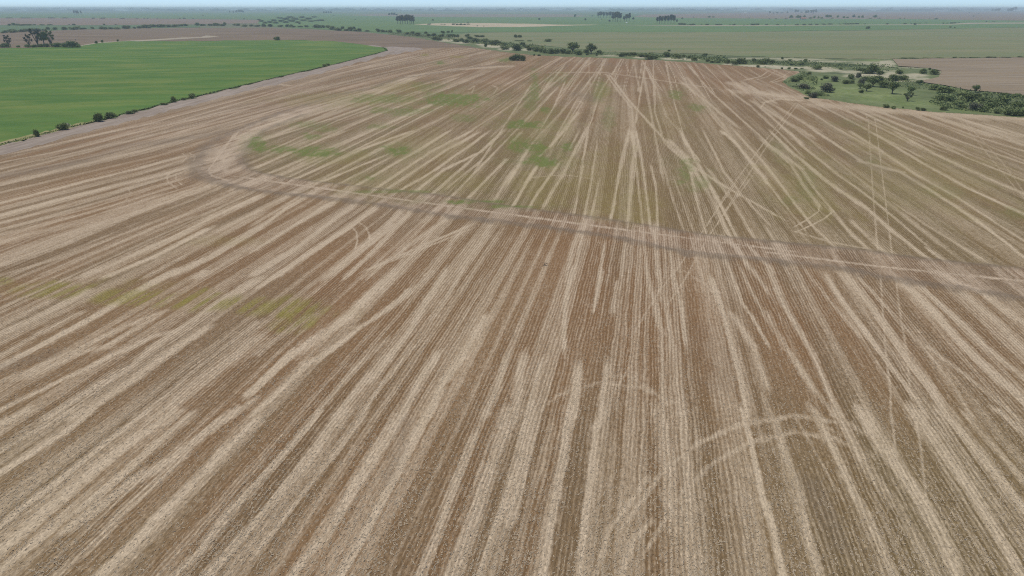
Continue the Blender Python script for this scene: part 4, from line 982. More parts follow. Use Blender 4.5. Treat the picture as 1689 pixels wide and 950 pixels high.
# along the dirt track
for px, py, h, w, lf, lab in [
    (60, 227, 11.5, 9.5, 'dark', 'upright dark bush beside dirt track, nearest to the left edge'),
    (101, 216, 12, 15, 'dark', 'rounded dark bush beside dirt track near a pale tuft'),
    (161, 202, 15, 13, 'dark', 'tallest dark bush beside the dirt track'),
    (180, 197, 10, 15, 'mid', 'low wide bush just right of the tallest one beside track'),
    (212, 189.5, 5, 12, 'mid', 'low weedy bush on green field edge beside the dirt track'),
    (222, 186.5, 4.5, 10, 'mid', 'flat weedy clump right of low weedy bush beside dirt track'),
    (286, 170, 10, 8, 'dark', 'narrow dark bush beside the middle of the dirt track'),
    (315, 163.5, 8, 10, 'dark', 'small dark bush to the right of narrow one beside track'),
    (302, 166.5, 4, 8, 'mid', 'low weeds between two dark bushes beside the dirt track'),
    (270, 174.5, 4, 10, 'mid', 'low weeds left of narrow dark bush beside the dirt track'),
    (535, 110.5, 4.5, 6, 'dark', 'small dark bush near the far end of the dirt track'),
    (541, 109, 4, 5, 'dark', 'smaller dark bush touching another near far end of track'),
]:
    plant('shrub', px, py, h, w, lf, lab, 'bush', 'bushes along the dirt track')
# weedy verge between the crop and the track: nobody could count it
vx = []
g = np.random.default_rng(5)
ed = [(-300, 319), (0, 242), (60, 227.5), (100, 216.5), (165, 200.5), (290, 169), (330, 159.5), (420, 138), (500, 119.5), (560, 105.5), (600, 95), (640, 84), (633, 79)]
for (x1, y1), (x2, y2) in zip(ed[:-1], ed[1:]):
    ax, ay = at(x1, y1); bx, by = at(x2, y2)
    n = int(math.hypot(bx - ax, by - ay) * 9)
    tt = g.random(n)
    hh = .62 * (.12 + .75 * np.clip(vnoise((ay + (by - ay) * tt) / 7, tt * 0 + 3, 2) - .35, 0, 1)) * (1 if y1 > 170 else 1.35)
    p = np.stack([ax + (bx - ax) * tt - np.abs(g.normal(size=n)) * .7, ay + (by - ay) * tt + g.normal(size=n) * .4, .42 + hh * g.random(n)], 1)
    a = g.normal(size=(n, 3)); a /= np.linalg.norm(a, axis=1)[:, None]
    b = np.cross(a, g.normal(size=(n, 3))); b /= np.linalg.norm(b, axis=1)[:, None]
    s = .22
    vx.append(np.stack([p - a * s, p - b * s * .6, p + a * s, p + b * s * .6], 1).reshape(-1, 3))
vx = np.concatenate(vx)
o = link_mesh('verge_weeds', fast_mesh('verge_weeds', vx, np.arange(len(vx)).reshape(-1, 4)), ML['mid'])
o['kind'] = 'stuff'; o['label'] = 'strip of tall weeds along the dirt track'; o['category'] = 'weeds'

poly_sheet('grassy_verge', [(-300, 303), (0, 236), (60, 222), (100, 212), (160, 198), (163, 199.8), (100, 215.6), (60, 226.6), (0, 241.2), (-300, 317)], .238,
           crop_mat('verge_mat', (.30, .28, .11), (.19, .24, .06), (.36, .31, .16), az=5, along=12, across=1.5, fine=.3), rag=1.5, step=8)

# three bushes standing in the stubble
for px, py, h, w, lab in [(846, 100.5, 9, 11, 'left dark bush of the dense clump standing alone in stubble field'),
                          (855, 100.5, 10.5, 13, 'middle and tallest dark bush of the lone clump in stubble field'),
                          (863, 101, 9, 9, 'right dark bush of the dense clump standing alone in stubble field')]:
    plant('shrub', px, py, h, w, 'dark', lab, 'bush', 'bushes in the stubble field')

row_of('in creek belt behind big stubble field', 'shrubs along the creek belt', scaled(640, 40, 6.496, [
    (20, 90, 28, 40), (120, 90, 34, 55), (200, 110, 25, 60), (260, 105, 30, 50), (320, 130, 40, 60), (400, 105, 25, 40), (430, 132, 30, 45), (490, 130, 34, 50), (500, 172, 40, 70), (545, 178, 34, 60), (590, 100, 30, 40), (640, 95, 24, 40), (685, 90, 28, 18),
    (570, 140, 36, 60), (650, 140, 34, 80), (700, 140, 30, 60), (740, 140, 32, 50), (730, 195, 40, 60), (785, 185, 34, 50), (830, 205, 44, 70), (850, 140, 36, 50), (880, 165, 34, 60), (920, 200, 50, 60), (945, 195, 40, 50), (960, 140, 24, 60), (1010, 140, 22, 50), (1035, 195, 40, 70), (1045, 248, 55, 35),
    (1110, 220, 50, 70), (1150, 225, 54, 70), (1190, 228, 46, 60), (1250, 232, 34, 60), (1250, 276, 34, 80), (1375, 288, 75, 85), (1450, 240, 46, 60), (1490, 260, 34, 60), (1580, 288, 44, 70), (1645, 295, 44, 60)]), leaf='mid', z=.24)
row_of('in creek belt right of the lone clump', 'shrubs along the creek belt', scaled(870, 70, 7.037, [
    (75, 160, 24, 20), (130, 160, 18, 40), (20, 100, 40, 50), (95, 110, 50, 60), (160, 120, 55, 60), (200, 130, 50, 60), (270, 135, 65, 80), (330, 135, 60, 80), (420, 135, 60, 80), (470, 140, 50, 60), (525, 130, 115, 120, 'thorn_tree', 'dark'), (590, 152, 65, 85, 'dark'),
    (695, 152, 22, 36, 'dark'), (745, 140, 100, 125, 'thorn_tree', 'dark'), (835, 140, 50, 60), (803, 160, 20, 26, 'dark'), (690, 130, 50, 60), (1100, 170, 46, 60, 'dark'), (1150, 160, 40, 100, 'dark'), (1220, 160, 40, 100, 'dark'), (1330, 175, 36, 70), (1415, 205, 66, 90, 'dark'), (1480, 195, 40, 60),
    (1620, 175, 60, 70), (1645, 108, 22, 30, 'dark')]), leaf='mid', z=.24)
row_of('in creek belt left of scrubby pasture', 'shrubs along the creek belt', scaled(1090, 80, 7.037, [
    (70, 100, 55, 70), (170, 100, 36, 50), (215, 122, 46, 80, 'dark'), (270, 105, 30, 50), (330, 115, 30, 50), (400, 145, 46, 70, 'dark'), (505, 100, 42, 60, 'dark'), (395, 105, 26, 40), (545, 158, 34, 44, 'dark'), (655, 138, 36, 70), (660, 170, 26, 60), (600, 170, 24, 60), (775, 180, 50, 70, 'dark'),
    (860, 190, 44, 80), (925, 185, 75, 85, 'dark'), (985, 180, 40, 60), (1090, 165, 46, 55, 'dark'), (1140, 180, 40, 50), (1205, 190, 75, 95, 'dark'), (1295, 180, 48, 60, 'dark'), (1130, 225, 30, 40, 'dark'), (1210, 222, 12, 16), (1405, 245, 24, 26), (1490, 245, 24, 34, 'dark'), (1570, 245, 18, 40), (1410, 130, 30, 26, 'dark'),
    (1500, 148, 20, 40), (1680, 165, 42, 50, 'dark'), (1640, 240, 12, 36), (1530, 200, 30, 60), (1630, 200, 34, 70)]), leaf='mid', z=.24)
row_of('on grassy scrub pasture, left half', 'scrub on the pasture', scaled(1280, 100, 8.445, [
    (270, 305, 62, 110), (345, 275, 55, 90), (470, 200, 40, 60, 'mid'), (520, 290, 36, 50, 'mid'), (640, 280, 26, 34), (410, 405, 70, 150, 'grey'), (715, 450, 130, 150, 'grey'), (790, 430, 42, 60), (525, 530, 80, 110, 'grey'), (440, 475, 46, 60), (700, 260, 50, 80, 'mid'), (830, 300, 80, 110, 'grey'), (1065, 268, 72, 100), (1150, 250, 74, 80, 'grey'),
    (980, 332, 58, 90), (1060, 325, 50, 90), (1200, 335, 76, 90, 'grey'), (1260, 290, 54, 100), (1185, 405, 70, 95, 'thorn_tree'), (1190, 462, 50, 56), (1280, 435, 90, 120, 'thorn_tree'), (1370, 375, 120, 140, 'thorn_tree'), (1430, 305, 90, 130), (1530, 385, 90, 130), (1640, 475, 150, 140, 'thorn_tree'), (1355, 190, 130, 170), (1280, 190, 80, 130, 'mid'), (1460, 205, 64, 80),
    (1640, 290, 90, 140), (575, 130, 56, 120, 'mid'), (905, 132, 30, 50), (1545, 668, 54, 80), (1640, 685, 44, 60, 'mid'), (85, 125, 26, 24), (180, 122, 22, 30), (1200, 150, 50, 90, 'mid'), (600, 500, 40, 90, 'mid'), (430, 545, 30, 60, 'mid')]), leaf='dark', z=.24)
row_of('on scrub pasture, right half', 'scrub on the pasture', scaled(1480, 90, 7.92, [
    (40, 262, 60, 100), (105, 340, 62, 110), (35, 345, 60, 90, 'mid'), (350, 262, 72, 90, 'mid'), (430, 208, 30, 34), (510, 270, 70, 110, 'mid'), (175, 190, 16, 24), (305, 382, 46, 76), (180, 540, 105, 100, 'thorn_tree'), (150, 620, 115, 120, 'open_tree', 'mid'), (530, 475, 76, 135), (650, 510, 84, 165), (1040, 505, 86, 95, 'thorn_tree'), (575, 615, 84, 90), (690, 625, 84, 140, 'mid'),
    (960, 625, 110, 150), (1050, 615, 100, 120), (1150, 650, 84, 130, 'mid'), (1010, 745, 110, 120, 'grey'), (1090, 750, 90, 110, 'grey'), (1150, 760, 80, 130), (1280, 655, 60, 120, 'mid'), (1400, 660, 130, 150), (1410, 555, 50, 80), (1560, 575, 60, 90), (1600, 715, 90, 140), (1480, 805, 84, 140), (1560, 815, 84, 130), (1650, 810, 100, 110), (800, 675, 64, 110, 'mid'), (620, 740, 60, 80, 'mid'), (870, 720, 60, 110, 'mid'),
    (75, 710, 24, 22), (275, 740, 50, 50, 'mid'), (350, 745, 40, 60, 'mid'), (1640, 580, 44, 80, 'mid'), (1220, 715, 80, 110, 'mid'), (1330, 690, 70, 110, 'mid'), (1330, 780, 60, 110, 'mid'), (1740, 700, 100, 140), (1760, 830, 110, 130), (820, 540, 34, 100, 'mid'), (940, 540, 34, 90, 'mid'), (1190, 540, 34, 110, 'mid')]), leaf='dark', z=.24)

# hedge lines behind the left brown field
row_of('in hedge behind left brown field', 'hedge behind the left brown field', scaled(0, 0, 7.037, [
    (20, 388, 18, 40), (60, 384, 30, 50), (120, 382, 44, 80), (165, 378, 30, 60), (235, 375, 34, 70), (300, 368, 36, 70), (345, 368, 40, 80), (400, 366, 36, 80), (440, 362, 28, 60), (500, 358, 22, 60), (550, 348, 34, 40), (625, 350, 34, 50), (740, 350, 38, 60), (830, 348, 34, 60), (875, 344, 38, 60), (950, 342, 20, 70), (1070, 338, 28, 32), (1165, 342, 34, 50), (1220, 344, 30, 50),
    (1280, 342, 26, 60), (1360, 342, 24, 60), (1440, 338, 42, 50), (1480, 336, 40, 44), (1555, 334, 22, 30), (1610, 332, 28, 50), (1665, 330, 46, 60)]), leaf='mid')
row_of('in long hedge left of creek scrub', 'hedge behind the left brown field', scaled(240, 0, 7.037, [
    (15, 330, 40, 70), (70, 318, 36, 80), (150, 318, 36, 80), (200, 318, 34, 60), (260, 316, 30, 70), (330, 314, 30, 80), (400, 306, 26, 70), (460, 304, 28, 50), (590, 300, 36, 60), (660, 302, 24, 60), (750, 302, 24, 60), (815, 302, 36, 70), (880, 304, 24, 60), (915, 292, 34, 40), (1050, 300, 28, 80), (1140, 312, 26, 60), (1220, 308, 22, 50), (1290, 312, 24, 60), (1370, 314, 38, 50), (1440, 312, 34, 60), (1560, 314, 26, 60), (1640, 314, 32, 40), (1685, 316, 30, 50)]), leaf='mid')
row_of('in hedge between grass strips far left', 'small hedge at the far left', [(14, 42.4, 3, 5), (21, 42, 4.5, 7), (28, 42.2, 3, 8), (36, 42.3, 2.5, 10), (46, 42.2, 2.5, 8), (55, 41.8, 2, 6), (68, 42, 2, 7), (80, 42, 2, 8), (113, 41.6, 2, 3), (121, 41.8, 2.6, 5), (171, 41.6, 2.4, 4), (190, 41.5, 2, 4)])
row_of('on hedge line behind far left brown strip', 'dots of hedge behind the brown strip', [(12, 30.2, 1.3, 12), (40, 30.2, 1.2, 16), (83, 30.3, 1.6, 10), (106, 30.4, 1.6, 8), (153, 30.8, 1.8, 5), (168, 30.8, 1.8, 7), (200, 31, 1.4, 8), (224, 31, 1.4, 6), (237, 31, 1.8, 3), (243, 31, 1.8, 3), (259, 31, 1.8, 3), (295, 31.2, 2, 4), (303, 31.2, 2, 5), (318, 31.4, 1.8, 3), (334, 26, 1.6, 4), (402, 32, 2, 3)])
row_of('in scrub patch beyond the left hedge', 'scrub patch beyond the hedge', [(430, 36, 3, 8), (437, 39, 3, 8), (445, 38, 3.5, 9), (452, 35, 3, 9), (455, 39, 3.5, 9), (461, 31, 3, 10), (463, 36, 3.5, 9), (470, 33, 4, 10), (471, 38, 3.5, 9), (478, 30, 3.5, 11), (480, 36, 4, 10), (487, 33, 4, 12), (490, 38, 3, 10), (497, 30, 3.5, 11), (499, 35, 3.5, 10), (507, 32.5, 3.5, 11), (512, 36, 2.5, 10), (517, 29, 2.5, 10), (521, 35, 2, 10), (528, 34.5, 2.5, 11), (426, 33, 2, 7), (494, 40, 2.5, 4)], leaf='mid')
row_of('in creek belt right of scrub patch', 'shrubs along the creek belt', scaled(480, 0, 7.037, [(25, 318, 18, 50), (100, 318, 18, 60), (180, 318, 24, 50), (280, 326, 40, 70), (330, 328, 38, 60), (375, 326, 34, 40), (425, 328, 36, 50), (470, 345, 44, 70), (520, 356, 34, 70), (560, 358, 26, 60), (597, 340, 34, 34, 'dark'), (640, 362, 26, 60), (687, 360, 50, 56, 'dark'), (735, 342, 32, 34, 'dark'), (745, 366, 24, 50), (797, 366, 36, 46), (880, 366, 14, 60), (1010, 374, 44, 44, 'dark'), (1060, 374, 30, 60), (1100, 374, 22, 40), (1152, 376, 32, 36, 'dark')]), leaf='mid')
row_of('standing in olive crop field', 'bushes in the olive field', [(851, 62.4, 5, 6), (857, 62.2, 4.5, 7), (903, 69.2, 4.5, 12, 'mid'), (873, 68.4, 1.8, 8, 'mid'), (855, 68.2, 1.5, 16, 'mid')])
for px, py, h, w, lab in [(1432, 48, 4.4, 7.5, 'lone dark bush on right edge between green and olive fields'), (1568.5, 46, 2.8, 4, 'small dark bush alone at far right of olive field'), (1575, 46, 1.6, 2.5, 'tiny dark bush right beside another at far right field')]:
    plant('shrub', px, py, h, w, 'dark', lab, 'bush', parts=False)

# eucalyptus groves
def grove(place, group, items):
    row_of(place, group, items, kind='eucalyptus_tree', leaf='gum')


grove('of dense grove left of pale ripe strip', 'dense eucalyptus grove', [(655, 39, 11, 7), (660, 40, 13, 8), (664, 39.4, 13.6, 8), (668, 40.2, 13.2, 8), (672, 39.6, 14, 8), (676, 40.2, 13.4, 8), (679, 39.6, 13, 8), (682, 39.8, 11, 7)])
grove('of small hazy grove behind dense one', 'hazy grove', [(642, 26.6, 4.6, 5), (646, 26.6, 5.4, 5), (650, 26.6, 5, 5), (654, 26.8, 3.4, 5)])
grove('of tiny far grove left of centre', 'tiny far grove', [(534, 23.2, 4, 3.5), (538, 23.2, 4.2, 4), (542, 23.2, 4.2, 4), (546, 23.2, 4, 3.5)])
grove('of row at left horizon', 'row at left horizon', [(122.5, 25.2, 8, 3), (126, 25.2, 7.4, 3.2), (129, 25.6, 7.8, 3.4), (134, 25.2, 7.2, 2.6)])
grove('of far row behind left hedge', 'far row behind left hedge', [(379, 22.4, 4.6, 2.4), (385, 22.4, 3.6, 3), (390, 22.4, 5, 4), (394, 22.4, 5.6, 4), (398, 22.4, 5.6, 4), (401, 22.4, 4.6, 3)])
grove('of back grove near centre horizon', 'back grove near the centre', [(987, 29.4, 8, 5), (991, 29.4, 9.4, 6), (996, 29.4, 8.6, 5.5), (1001, 29.6, 9, 5.5), (1006, 29.6, 9.4, 6), (1011, 29.6, 9.4, 6)])
grove('of front grove near centre horizon', 'front grove near the centre', [(1011, 35.6, 11.5, 6), (1015, 35.8, 14.5, 7), (1019, 35.8, 15, 7), (1023, 35.6, 13, 6), (1030, 35.6, 8, 5), (1034, 35.2, 11, 6), (1038, 35, 12, 6), (1005.5, 35.8, 3.4, 3.2, 'shrub'), (1044.5, 35, 5.6, 3, 'thorn_tree')])
grove('of grove right of centre', 'grove right of the centre', [(1084, 39.2, 10, 6), (1088, 39.6, 12, 6), (1092, 39.6, 12, 6), (1097, 39.6, 12.4, 6), (1102, 39.4, 12.6, 6), (1107, 39.4, 14, 6.5), (1112, 39.4, 13, 6), (1116.5, 39, 6.4, 3)])
grove('of hazy row behind farmhouse', 'hazy row behind the farmhouse', [(1270, 23.2, 4, 3.4), (1276, 23.4, 2.6, 5), (1282, 23.4, 3.2, 5), (1290, 23, 2.4, 5), (1299, 23, 4, 3.4), (1312, 22.4, 6.4, 4.6), (1316, 22.2, 5.4, 4.4), (1322, 22.4, 3, 4), (1329, 24.2, 6.6, 4), (1333, 24, 6.6, 4), (1338, 23.8, 6.6, 4), (1342, 23.4, 7, 4), (1346, 23, 7, 4)])
row_of('in farmyard by red-roofed house', 'farmyard trees', [(1305.5, 32.4, 6.6, 5.6), (1316, 32.6, 6.4, 5.4), (1319, 32.2, 5.8, 4.6), (1327, 30.6, 4.6, 4.4), (1337, 32.4, 3.4, 5), (1343, 32.2, 5.6, 4.4), (1350, 32.6, 5.4, 3), (1355, 32.4, 3.8, 4), (1364, 31.8, 6.4, 4.6), (1369, 31.4, 6, 4.4), (1382, 31.4, 5.2, 4), (1391.5, 32, 5, 3.4), (1398, 31.6, 3.6, 4), (1408, 31.4, 6, 4), (1416.5, 31.6, 4.6, 3), (1422.5, 31.6, 5.6, 4), (1443.5, 31.4, 6, 6), (1436, 31.8, 1.8, 5), (1451, 31.4, 1.6, 6), (1373.5, 31.4, 2, 4), (1297, 32.6, 2, 4)], kind='thorn_tree')
grove('of far grove at right edge', 'far grove at right edge', [(1637.5, 19.8, 4.4, 4.4), (1643, 20.2, 5.4, 5), (1648, 20.4, 6, 6), (1664, 20.6, 5.6, 5.4), (1669, 20.6, 6.4, 6), (1671, 15.9 + 3.4, 6.6, 4.6), (1675, 19.4, 7.4, 4)])
row_of('in hedge along farm lane', 'hedge along the farm lane', [(1121, 41, 2.8, 5, 'mid'), (1125, 41.2, 3.4, 6), (1129, 41.4, 3, 5), (1134, 41.2, 1.6, 5), (1140, 41.8, 2.4, 5), (1144, 41.6, 2.6, 6), (1157, 41.4, 1.4, 4), (1167, 41.4, 2.2, 6), (1183, 41.6, 2.2, 6), (1189, 41.6, 2.2, 5), (1204, 41.4, 1.8, 3), (1211, 41.6, 2.2, 6), (1227, 42.4, 1.8, 3), (1233, 41.6, 1.6, 3), (1241, 41.6, 2.4, 5), (1245, 41.6, 2.8, 5), (1250, 41.4, 2.8, 5), (1265, 41.4, 1.8, 5), (1283, 41.6, 1.6, 6), (1295, 41.8, 1.6, 3), (1315, 41.6, 1.8, 6), (1327, 41.6, 2.2, 6), (1337, 41.4, 2.2, 6), (1348, 41.2, 1.8, 6), (1360, 40.8, 1.8, 6)])
row_of('in lane hedge past the farmyard', 'hedge along the farm lane', [(1370, 40.6, 1.8, 8), (1386, 40.6, 1.6, 5), (1397, 40.4, 2, 8), (1406, 40.2, 2, 8), (1414, 40, 2, 7), (1427, 40.4, 1.8, 4), (1464, 40.4, 2, 5), (1493, 40, 1.8, 6), (1503, 39.8, 1.8, 3), (1510, 41.2, 3, 4), (1512, 39, 1.4, 6), (1518, 39, 1.6, 4), (1528, 38.6, 1.2, 5), (1556, 39.6, 2.8, 3), (1562, 39.4, 2, 3), (1571, 39, 2, 6), (1576, 38.6, 2, 5), (1582, 38.2, 1.8, 4), (1627, 36.4, 2, 3), (1640, 36.4, 1.2, 6), (1269, 32, 2.2, 3.4), (1280, 31.8, 2, 3.6)])
row_of('dotted in far fields near horizon', 'scattered far trees', [(889.5, 33, 3.6, 4), (965.5, 33.6, 3.6, 3), (948.5, 28.4, 5.4, 3), (977, 27.6, 3, 2.4), (992, 32.4, 2, 3), (714, 34.2, 2.6, 3.4), (771.5, 37.8, 2.4, 3.4), (550, 26.6, 2, 3), (585, 33, 1.4, 3), (1125.5, 31.6, 2.6, 3.4), (1144, 29, 1.6, 3), (1170, 29, 2.6, 5), (1177, 29, 2.2, 4), (1236, 30.4, 1.6, 4), (1485, 31.6, 2.2, 3.4), (1492, 31.4, 1.8, 4), (1533, 31.6, 1.4, 5), (1545, 32, 2, 6), (1606, 27.6, 2.4, 3), (1614, 23.4, 1.6, 3), (1599, 21.6, 1.8, 3), (1582, 16.8 + 1.5, 2.4, 4), (1380, 16.9 + 1.2, 3, 4)])
row_of('on edge of pale ripe strip', 'bushes on the ripe strip', [(707, 40.8, 1.8, 6), (728, 41, 1.6, 4), (733, 41.2, 1.6, 4), (748, 41, 2.2, 5), (754, 41.4, 2.2, 5), (760, 41.4, 2.4, 6), (766, 41.2, 2, 5), (772, 40.6, 1.6, 6), (787, 43.8, 2.2, 3), (798, 44, 2, 2)])
row_of('on hedge above the tilled field', 'hedge above the tilled field', [(1492, 97.2, 1.6, 12, 'mid'), (1510, 97.2, 1.2, 16, 'mid'), (1530, 97, 1.2, 16, 'mid'), (1552, 96.8, 1.4, 14, 'mid'), (1575, 96.6, 2.6, 6), (1590, 96.6, 1.4, 14, 'mid'), (1612, 96.4, 1.4, 16, 'mid'), (1632, 96, 2.4, 8), (1640, 96.2, 2.2, 8), (1660, 96, 1.4, 14, 'mid'), (1684, 95.6, 2.4, 8)], z=.24)

def scatter_mass(name, areas, mat, label, cat, seed):
    g = np.random.default_rng(seed)
    out = []
    for poly, n, hgt_, size, z0 in areas:
        p = np.array(poly, float)
        got = []
        while sum(len(q) for q in got) < n:
            x = g.uniform(p[:, 0].min(), p[:, 0].max(), n * 3); y = g.uniform(p[:, 1].min(), p[:, 1].max(), n * 3)
            k = in_poly(x, y, poly)
            wx, wy = at(x[k], y[k])
            dens = sstep(.38, .66, vnoise(wx / 6, wy / 14, seed % 8)) + .12
            got.append(np.stack([wx, wy], 1)[g.random(len(wx)) < dens])
        q = np.concatenate(got)[:n]
        top = hgt_ * (.35 + .9 * sstep(.4, .75, vnoise(q[:, 0] / 4, q[:, 1] / 9, (seed + 1) % 8)))
        c = np.stack([q[:, 0], q[:, 1], z0 + top * g.random(n) ** .8], 1)
        a = g.normal(size=(n, 3)); a /= np.linalg.norm(a, axis=1)[:, None]
        b = np.cross(a, g.normal(size=(n, 3))); b /= np.linalg.norm(b, axis=1)[:, None]
        sz = size * (.6 + .8 * g.random(n))[:, None]
        out.append(np.stack([c - a * sz, c - b * sz * .6, c + a * sz, c + b * sz * .6], 1).reshape(-1, 3))
    v = np.concatenate(out)
    o = link_mesh(name, fast_mesh(name, v, np.arange(len(v)).reshape(-1, 4)), mat)
    o['kind'] = 'stuff'; o['label'] = label; o['category'] = cat


scatter_mass('undergrowth', [
    ([(1535, 143), (1600, 151), (1689, 159), (1820, 168), (1820, 204), (1689, 191), (1620, 187), (1560, 180), (1530, 170), (1545, 158)], 6500, 1.2, .34, .24),
    ([(1290, 137), (1325, 120), (1350, 128), (1345, 150), (1370, 160), (1350, 162), (1310, 146)], 2600, .8, .3, .24),
    ([(1400, 122), (1500, 134), (1560, 144), (1540, 150), (1440, 140)], 2200, .7, .3, .24),
    ([(1180, 99), (1300, 102), (1440, 109), (1500, 114), (1450, 120), (1330, 112), (1200, 105)], 4200, 1.5, .4, .24),
    ([(900, 83), (1000, 88), (1100, 92), (1200, 97), (1200, 104), (1100, 97), (1000, 92), (900, 89)], 4600, 1.6, .45, .24),
    ([(640, 55), (700, 58), (760, 64), (830, 71), (900, 79), (900, 86), (830, 78), (760, 69.5), (700, 62), (640, 56.5)], 4000, 2.0, .6, .24),
], leaf_mat('under_leaf', (.17, .215, .075), (.26, .30, .125)), 'tangled low undergrowth of the creek belt and pasture', 'undergrowth', 31)

fv = np.concatenate(FAR)
o = link_mesh('far_shrubs', fast_mesh('far_shrubs', fv, np.arange(len(fv)).reshape(-1, 4)), ML['dark'])
o['kind'] = 'stuff'; o['label'] = 'tiny dark shrubs strung along the far hedges'; o['category'] = 'shrubs'

# woods along the horizon that read as one blue mass
vx = []
g = np.random.default_rng(9)
hz = [(12, 2, 8), (25, 2, 10), (53, 2.4, 8), (70, 2.8, 9), (92, 4, 5), (118, 2.8, 7), (137, 4, 4), (160, 2.4, 14), (180, 2, 10), (213, 4, 3), (219, 4.4, 4), (240, 3, 20), (258, 2.6, 10), (285, 2.6, 14), (300, 2, 8), (317, 2.6, 5), (332, 2, 4), (358, 3, 6), (405, 2.8, 5), (430, 2.4, 20), (465, 2.6, 16), (505, 2.8, 14), (527, 3, 8), (555, 3.4, 16), (575, 3.2, 18), (600, 2.6, 14), (625, 2.4, 20), (650, 2.6, 20), (690, 2.4, 20), (712, 3, 10), (740, 2.6, 12), (770, 2.4, 20),
      (800, 2.4, 20), (830, 3, 16), (860, 2.8, 22), (895, 3, 12), (938, 3, 16), (980, 2.4, 16), (1010, 2.8, 12), (1020, 3, 6), (1058, 3.2, 8), (1080, 2.6, 30), (1105, 2.8, 16), (1120, 3, 22), (1140, 2.4, 20), (1170, 2.4, 12), (1200, 3, 6), (1212, 2.6, 12), (1250, 2.2, 14), (1300, 2.6, 30), (1360, 2.2, 10), (1420, 2.2, 16), (1463, 2.8, 10), (1470, 3.6, 4), (1521, 3.4, 5), (1545, 3, 18), (1560, 3.2, 16), (1575, 2.8, 10), (1604, 3.8, 8), (1640, 2.6, 20), (1668, 2.4, 10)]
hz += [(R.uniform(-500, 2200), R.uniform(1, 1.8), R.uniform(8, 40)) for _ in range(60)]
for x, h, w in hz:
    n = int(90 + w * 16)
    d0 = R.uniform(10500, 13500)
    k = F0 * CP / d0 / CP
    az = (x - W0 / 2) / (F0 / CP)
    cx, cy = az * d0, d0
    ww, hh = w / k, (h + 1.4) / k
    u = g.normal(size=n) * .45
    top = hh * (.35 + .65 * np.exp(-u * u * 3)) * (.6 + .4 * vnoise(u * 6 + x, u * 0 + 1, 3))
    p = np.stack([cx + u * ww, cy + g.normal(size=n) * 60, top * g.random(n) ** .7], 1)
    a = g.normal(size=(n, 3)); a /= np.linalg.norm(a, axis=1)[:, None]
    b = np.cross(a, g.normal(size=(n, 3))); b /= np.linalg.norm(b, axis=1)[:, None]
    s = 6.5
    vx.append(np.stack([p - a * s, p - b * s * .6, p + a * s, p + b * s * .6], 1).reshape(-1, 3))
vx = np.concatenate(vx)
vx[:, 2] = np.maximum(vx[:, 2], 0.2)
o = link_mesh('distant_woods', fast_mesh('distant_woods', vx, np.arange(len(vx)).reshape(-1, 4)), ML['gum'])
o['kind'] = 'stuff'; o['label'] = 'hazy blue line of woods along the whole horizon'; o['category'] = 'woods'

# ------------------------------------------------------------------ small built things
def solid(name, col):
    return NT(name, rough=.6).color((*col, 1))


def part(name, V, Fc, mat, parent):
    me = bpy.data.meshes.new(name)
    me.from_pydata(V, [], Fc)
    return link_mesh(name, me, mat, parent)


def thing(name, px, py, label, cat, z=.3, rz=0.0, group=None):
    x, y = at(px, py)
    o = bpy.data.objects.new(name, None); COL.objects.link(o)
    o.location = (float(x), float(y), z); o.rotation_euler = (0, 0, rz)
    o['label'] = label; o['category'] = cat
    if group:
        o['group'] = group
    return o


# farmhouse with a red tiled gable roof
hs = thing('farmhouse', 1324.5, 32.2, 'small red-roofed farmhouse half hidden among the farmyard trees', 'house', .3, .15)
w2, d2, hw, hr = 8.5, 4.5, 3.2, 6.4
part('wall', [(-w2, -d2, 0), (w2, -d2, 0), (w2, d2, 0), (-w2, d2, 0), (-w2, -d2, hw), (w2, -d2, hw), (w2, d2, hw), (-w2, d2, hw), (-w2, 0, hr - .3), (w2, 0, hr - .3)],
     [(0, 1, 5, 4), (2, 3, 7, 6), (1, 2, 6, 9, 5), (3, 0, 4, 8, 7)], solid('wall_paint', (.6, .55, .48)), hs)
e = .7
part('roof', [(-w2 - e, -d2 - e, hw - .35), (w2 + e, -d2 - e, hw - .35), (w2 + e, 0, hr), (-w2 - e, 0, hr), (w2 + e, d2 + e, hw - .35), (-w2 - e, d2 + e, hw - .35),
              (-w2 - e, -d2 - e, hw - .6), (w2 + e, -d2 - e, hw - .6), (w2 + e, 0, hr - .25), (-w2 - e, 0, hr - .25), (w2 + e, d2 + e, hw - .6), (-w2 - e, d2 + e, hw - .6)],
     [(0, 1, 2, 3), (3, 2, 4, 5), (6, 9, 8, 7), (9, 11, 10, 8), (0, 6, 7, 1), (4, 10, 11, 5), (1, 7, 8, 2), (2, 8, 10, 4), (0, 3, 9, 6), (3, 5, 11, 9)], solid('roof_tile', (.42, .16, .10)), hs)
for cx in (-5.2, 4.6):
    part('window', [(cx - .7, -d2 - .03, 1), (cx + .7, -d2 - .03, 1), (cx + .7, -d2 - .03, 2.3), (cx - .7, -d2 - .03, 2.3)], [(0, 1, 2, 3)], solid('window_glass', (.06, .07, .08)), hs)
part('door', [(-.5, -d2 - .03, 0), (.5, -d2 - .03, 0), (.5, -d2 - .03, 2.1), (-.5, -d2 - .03, 2.1)], [(0, 1, 2, 3)], solid('door_wood', (.15, .09, .05)), hs)


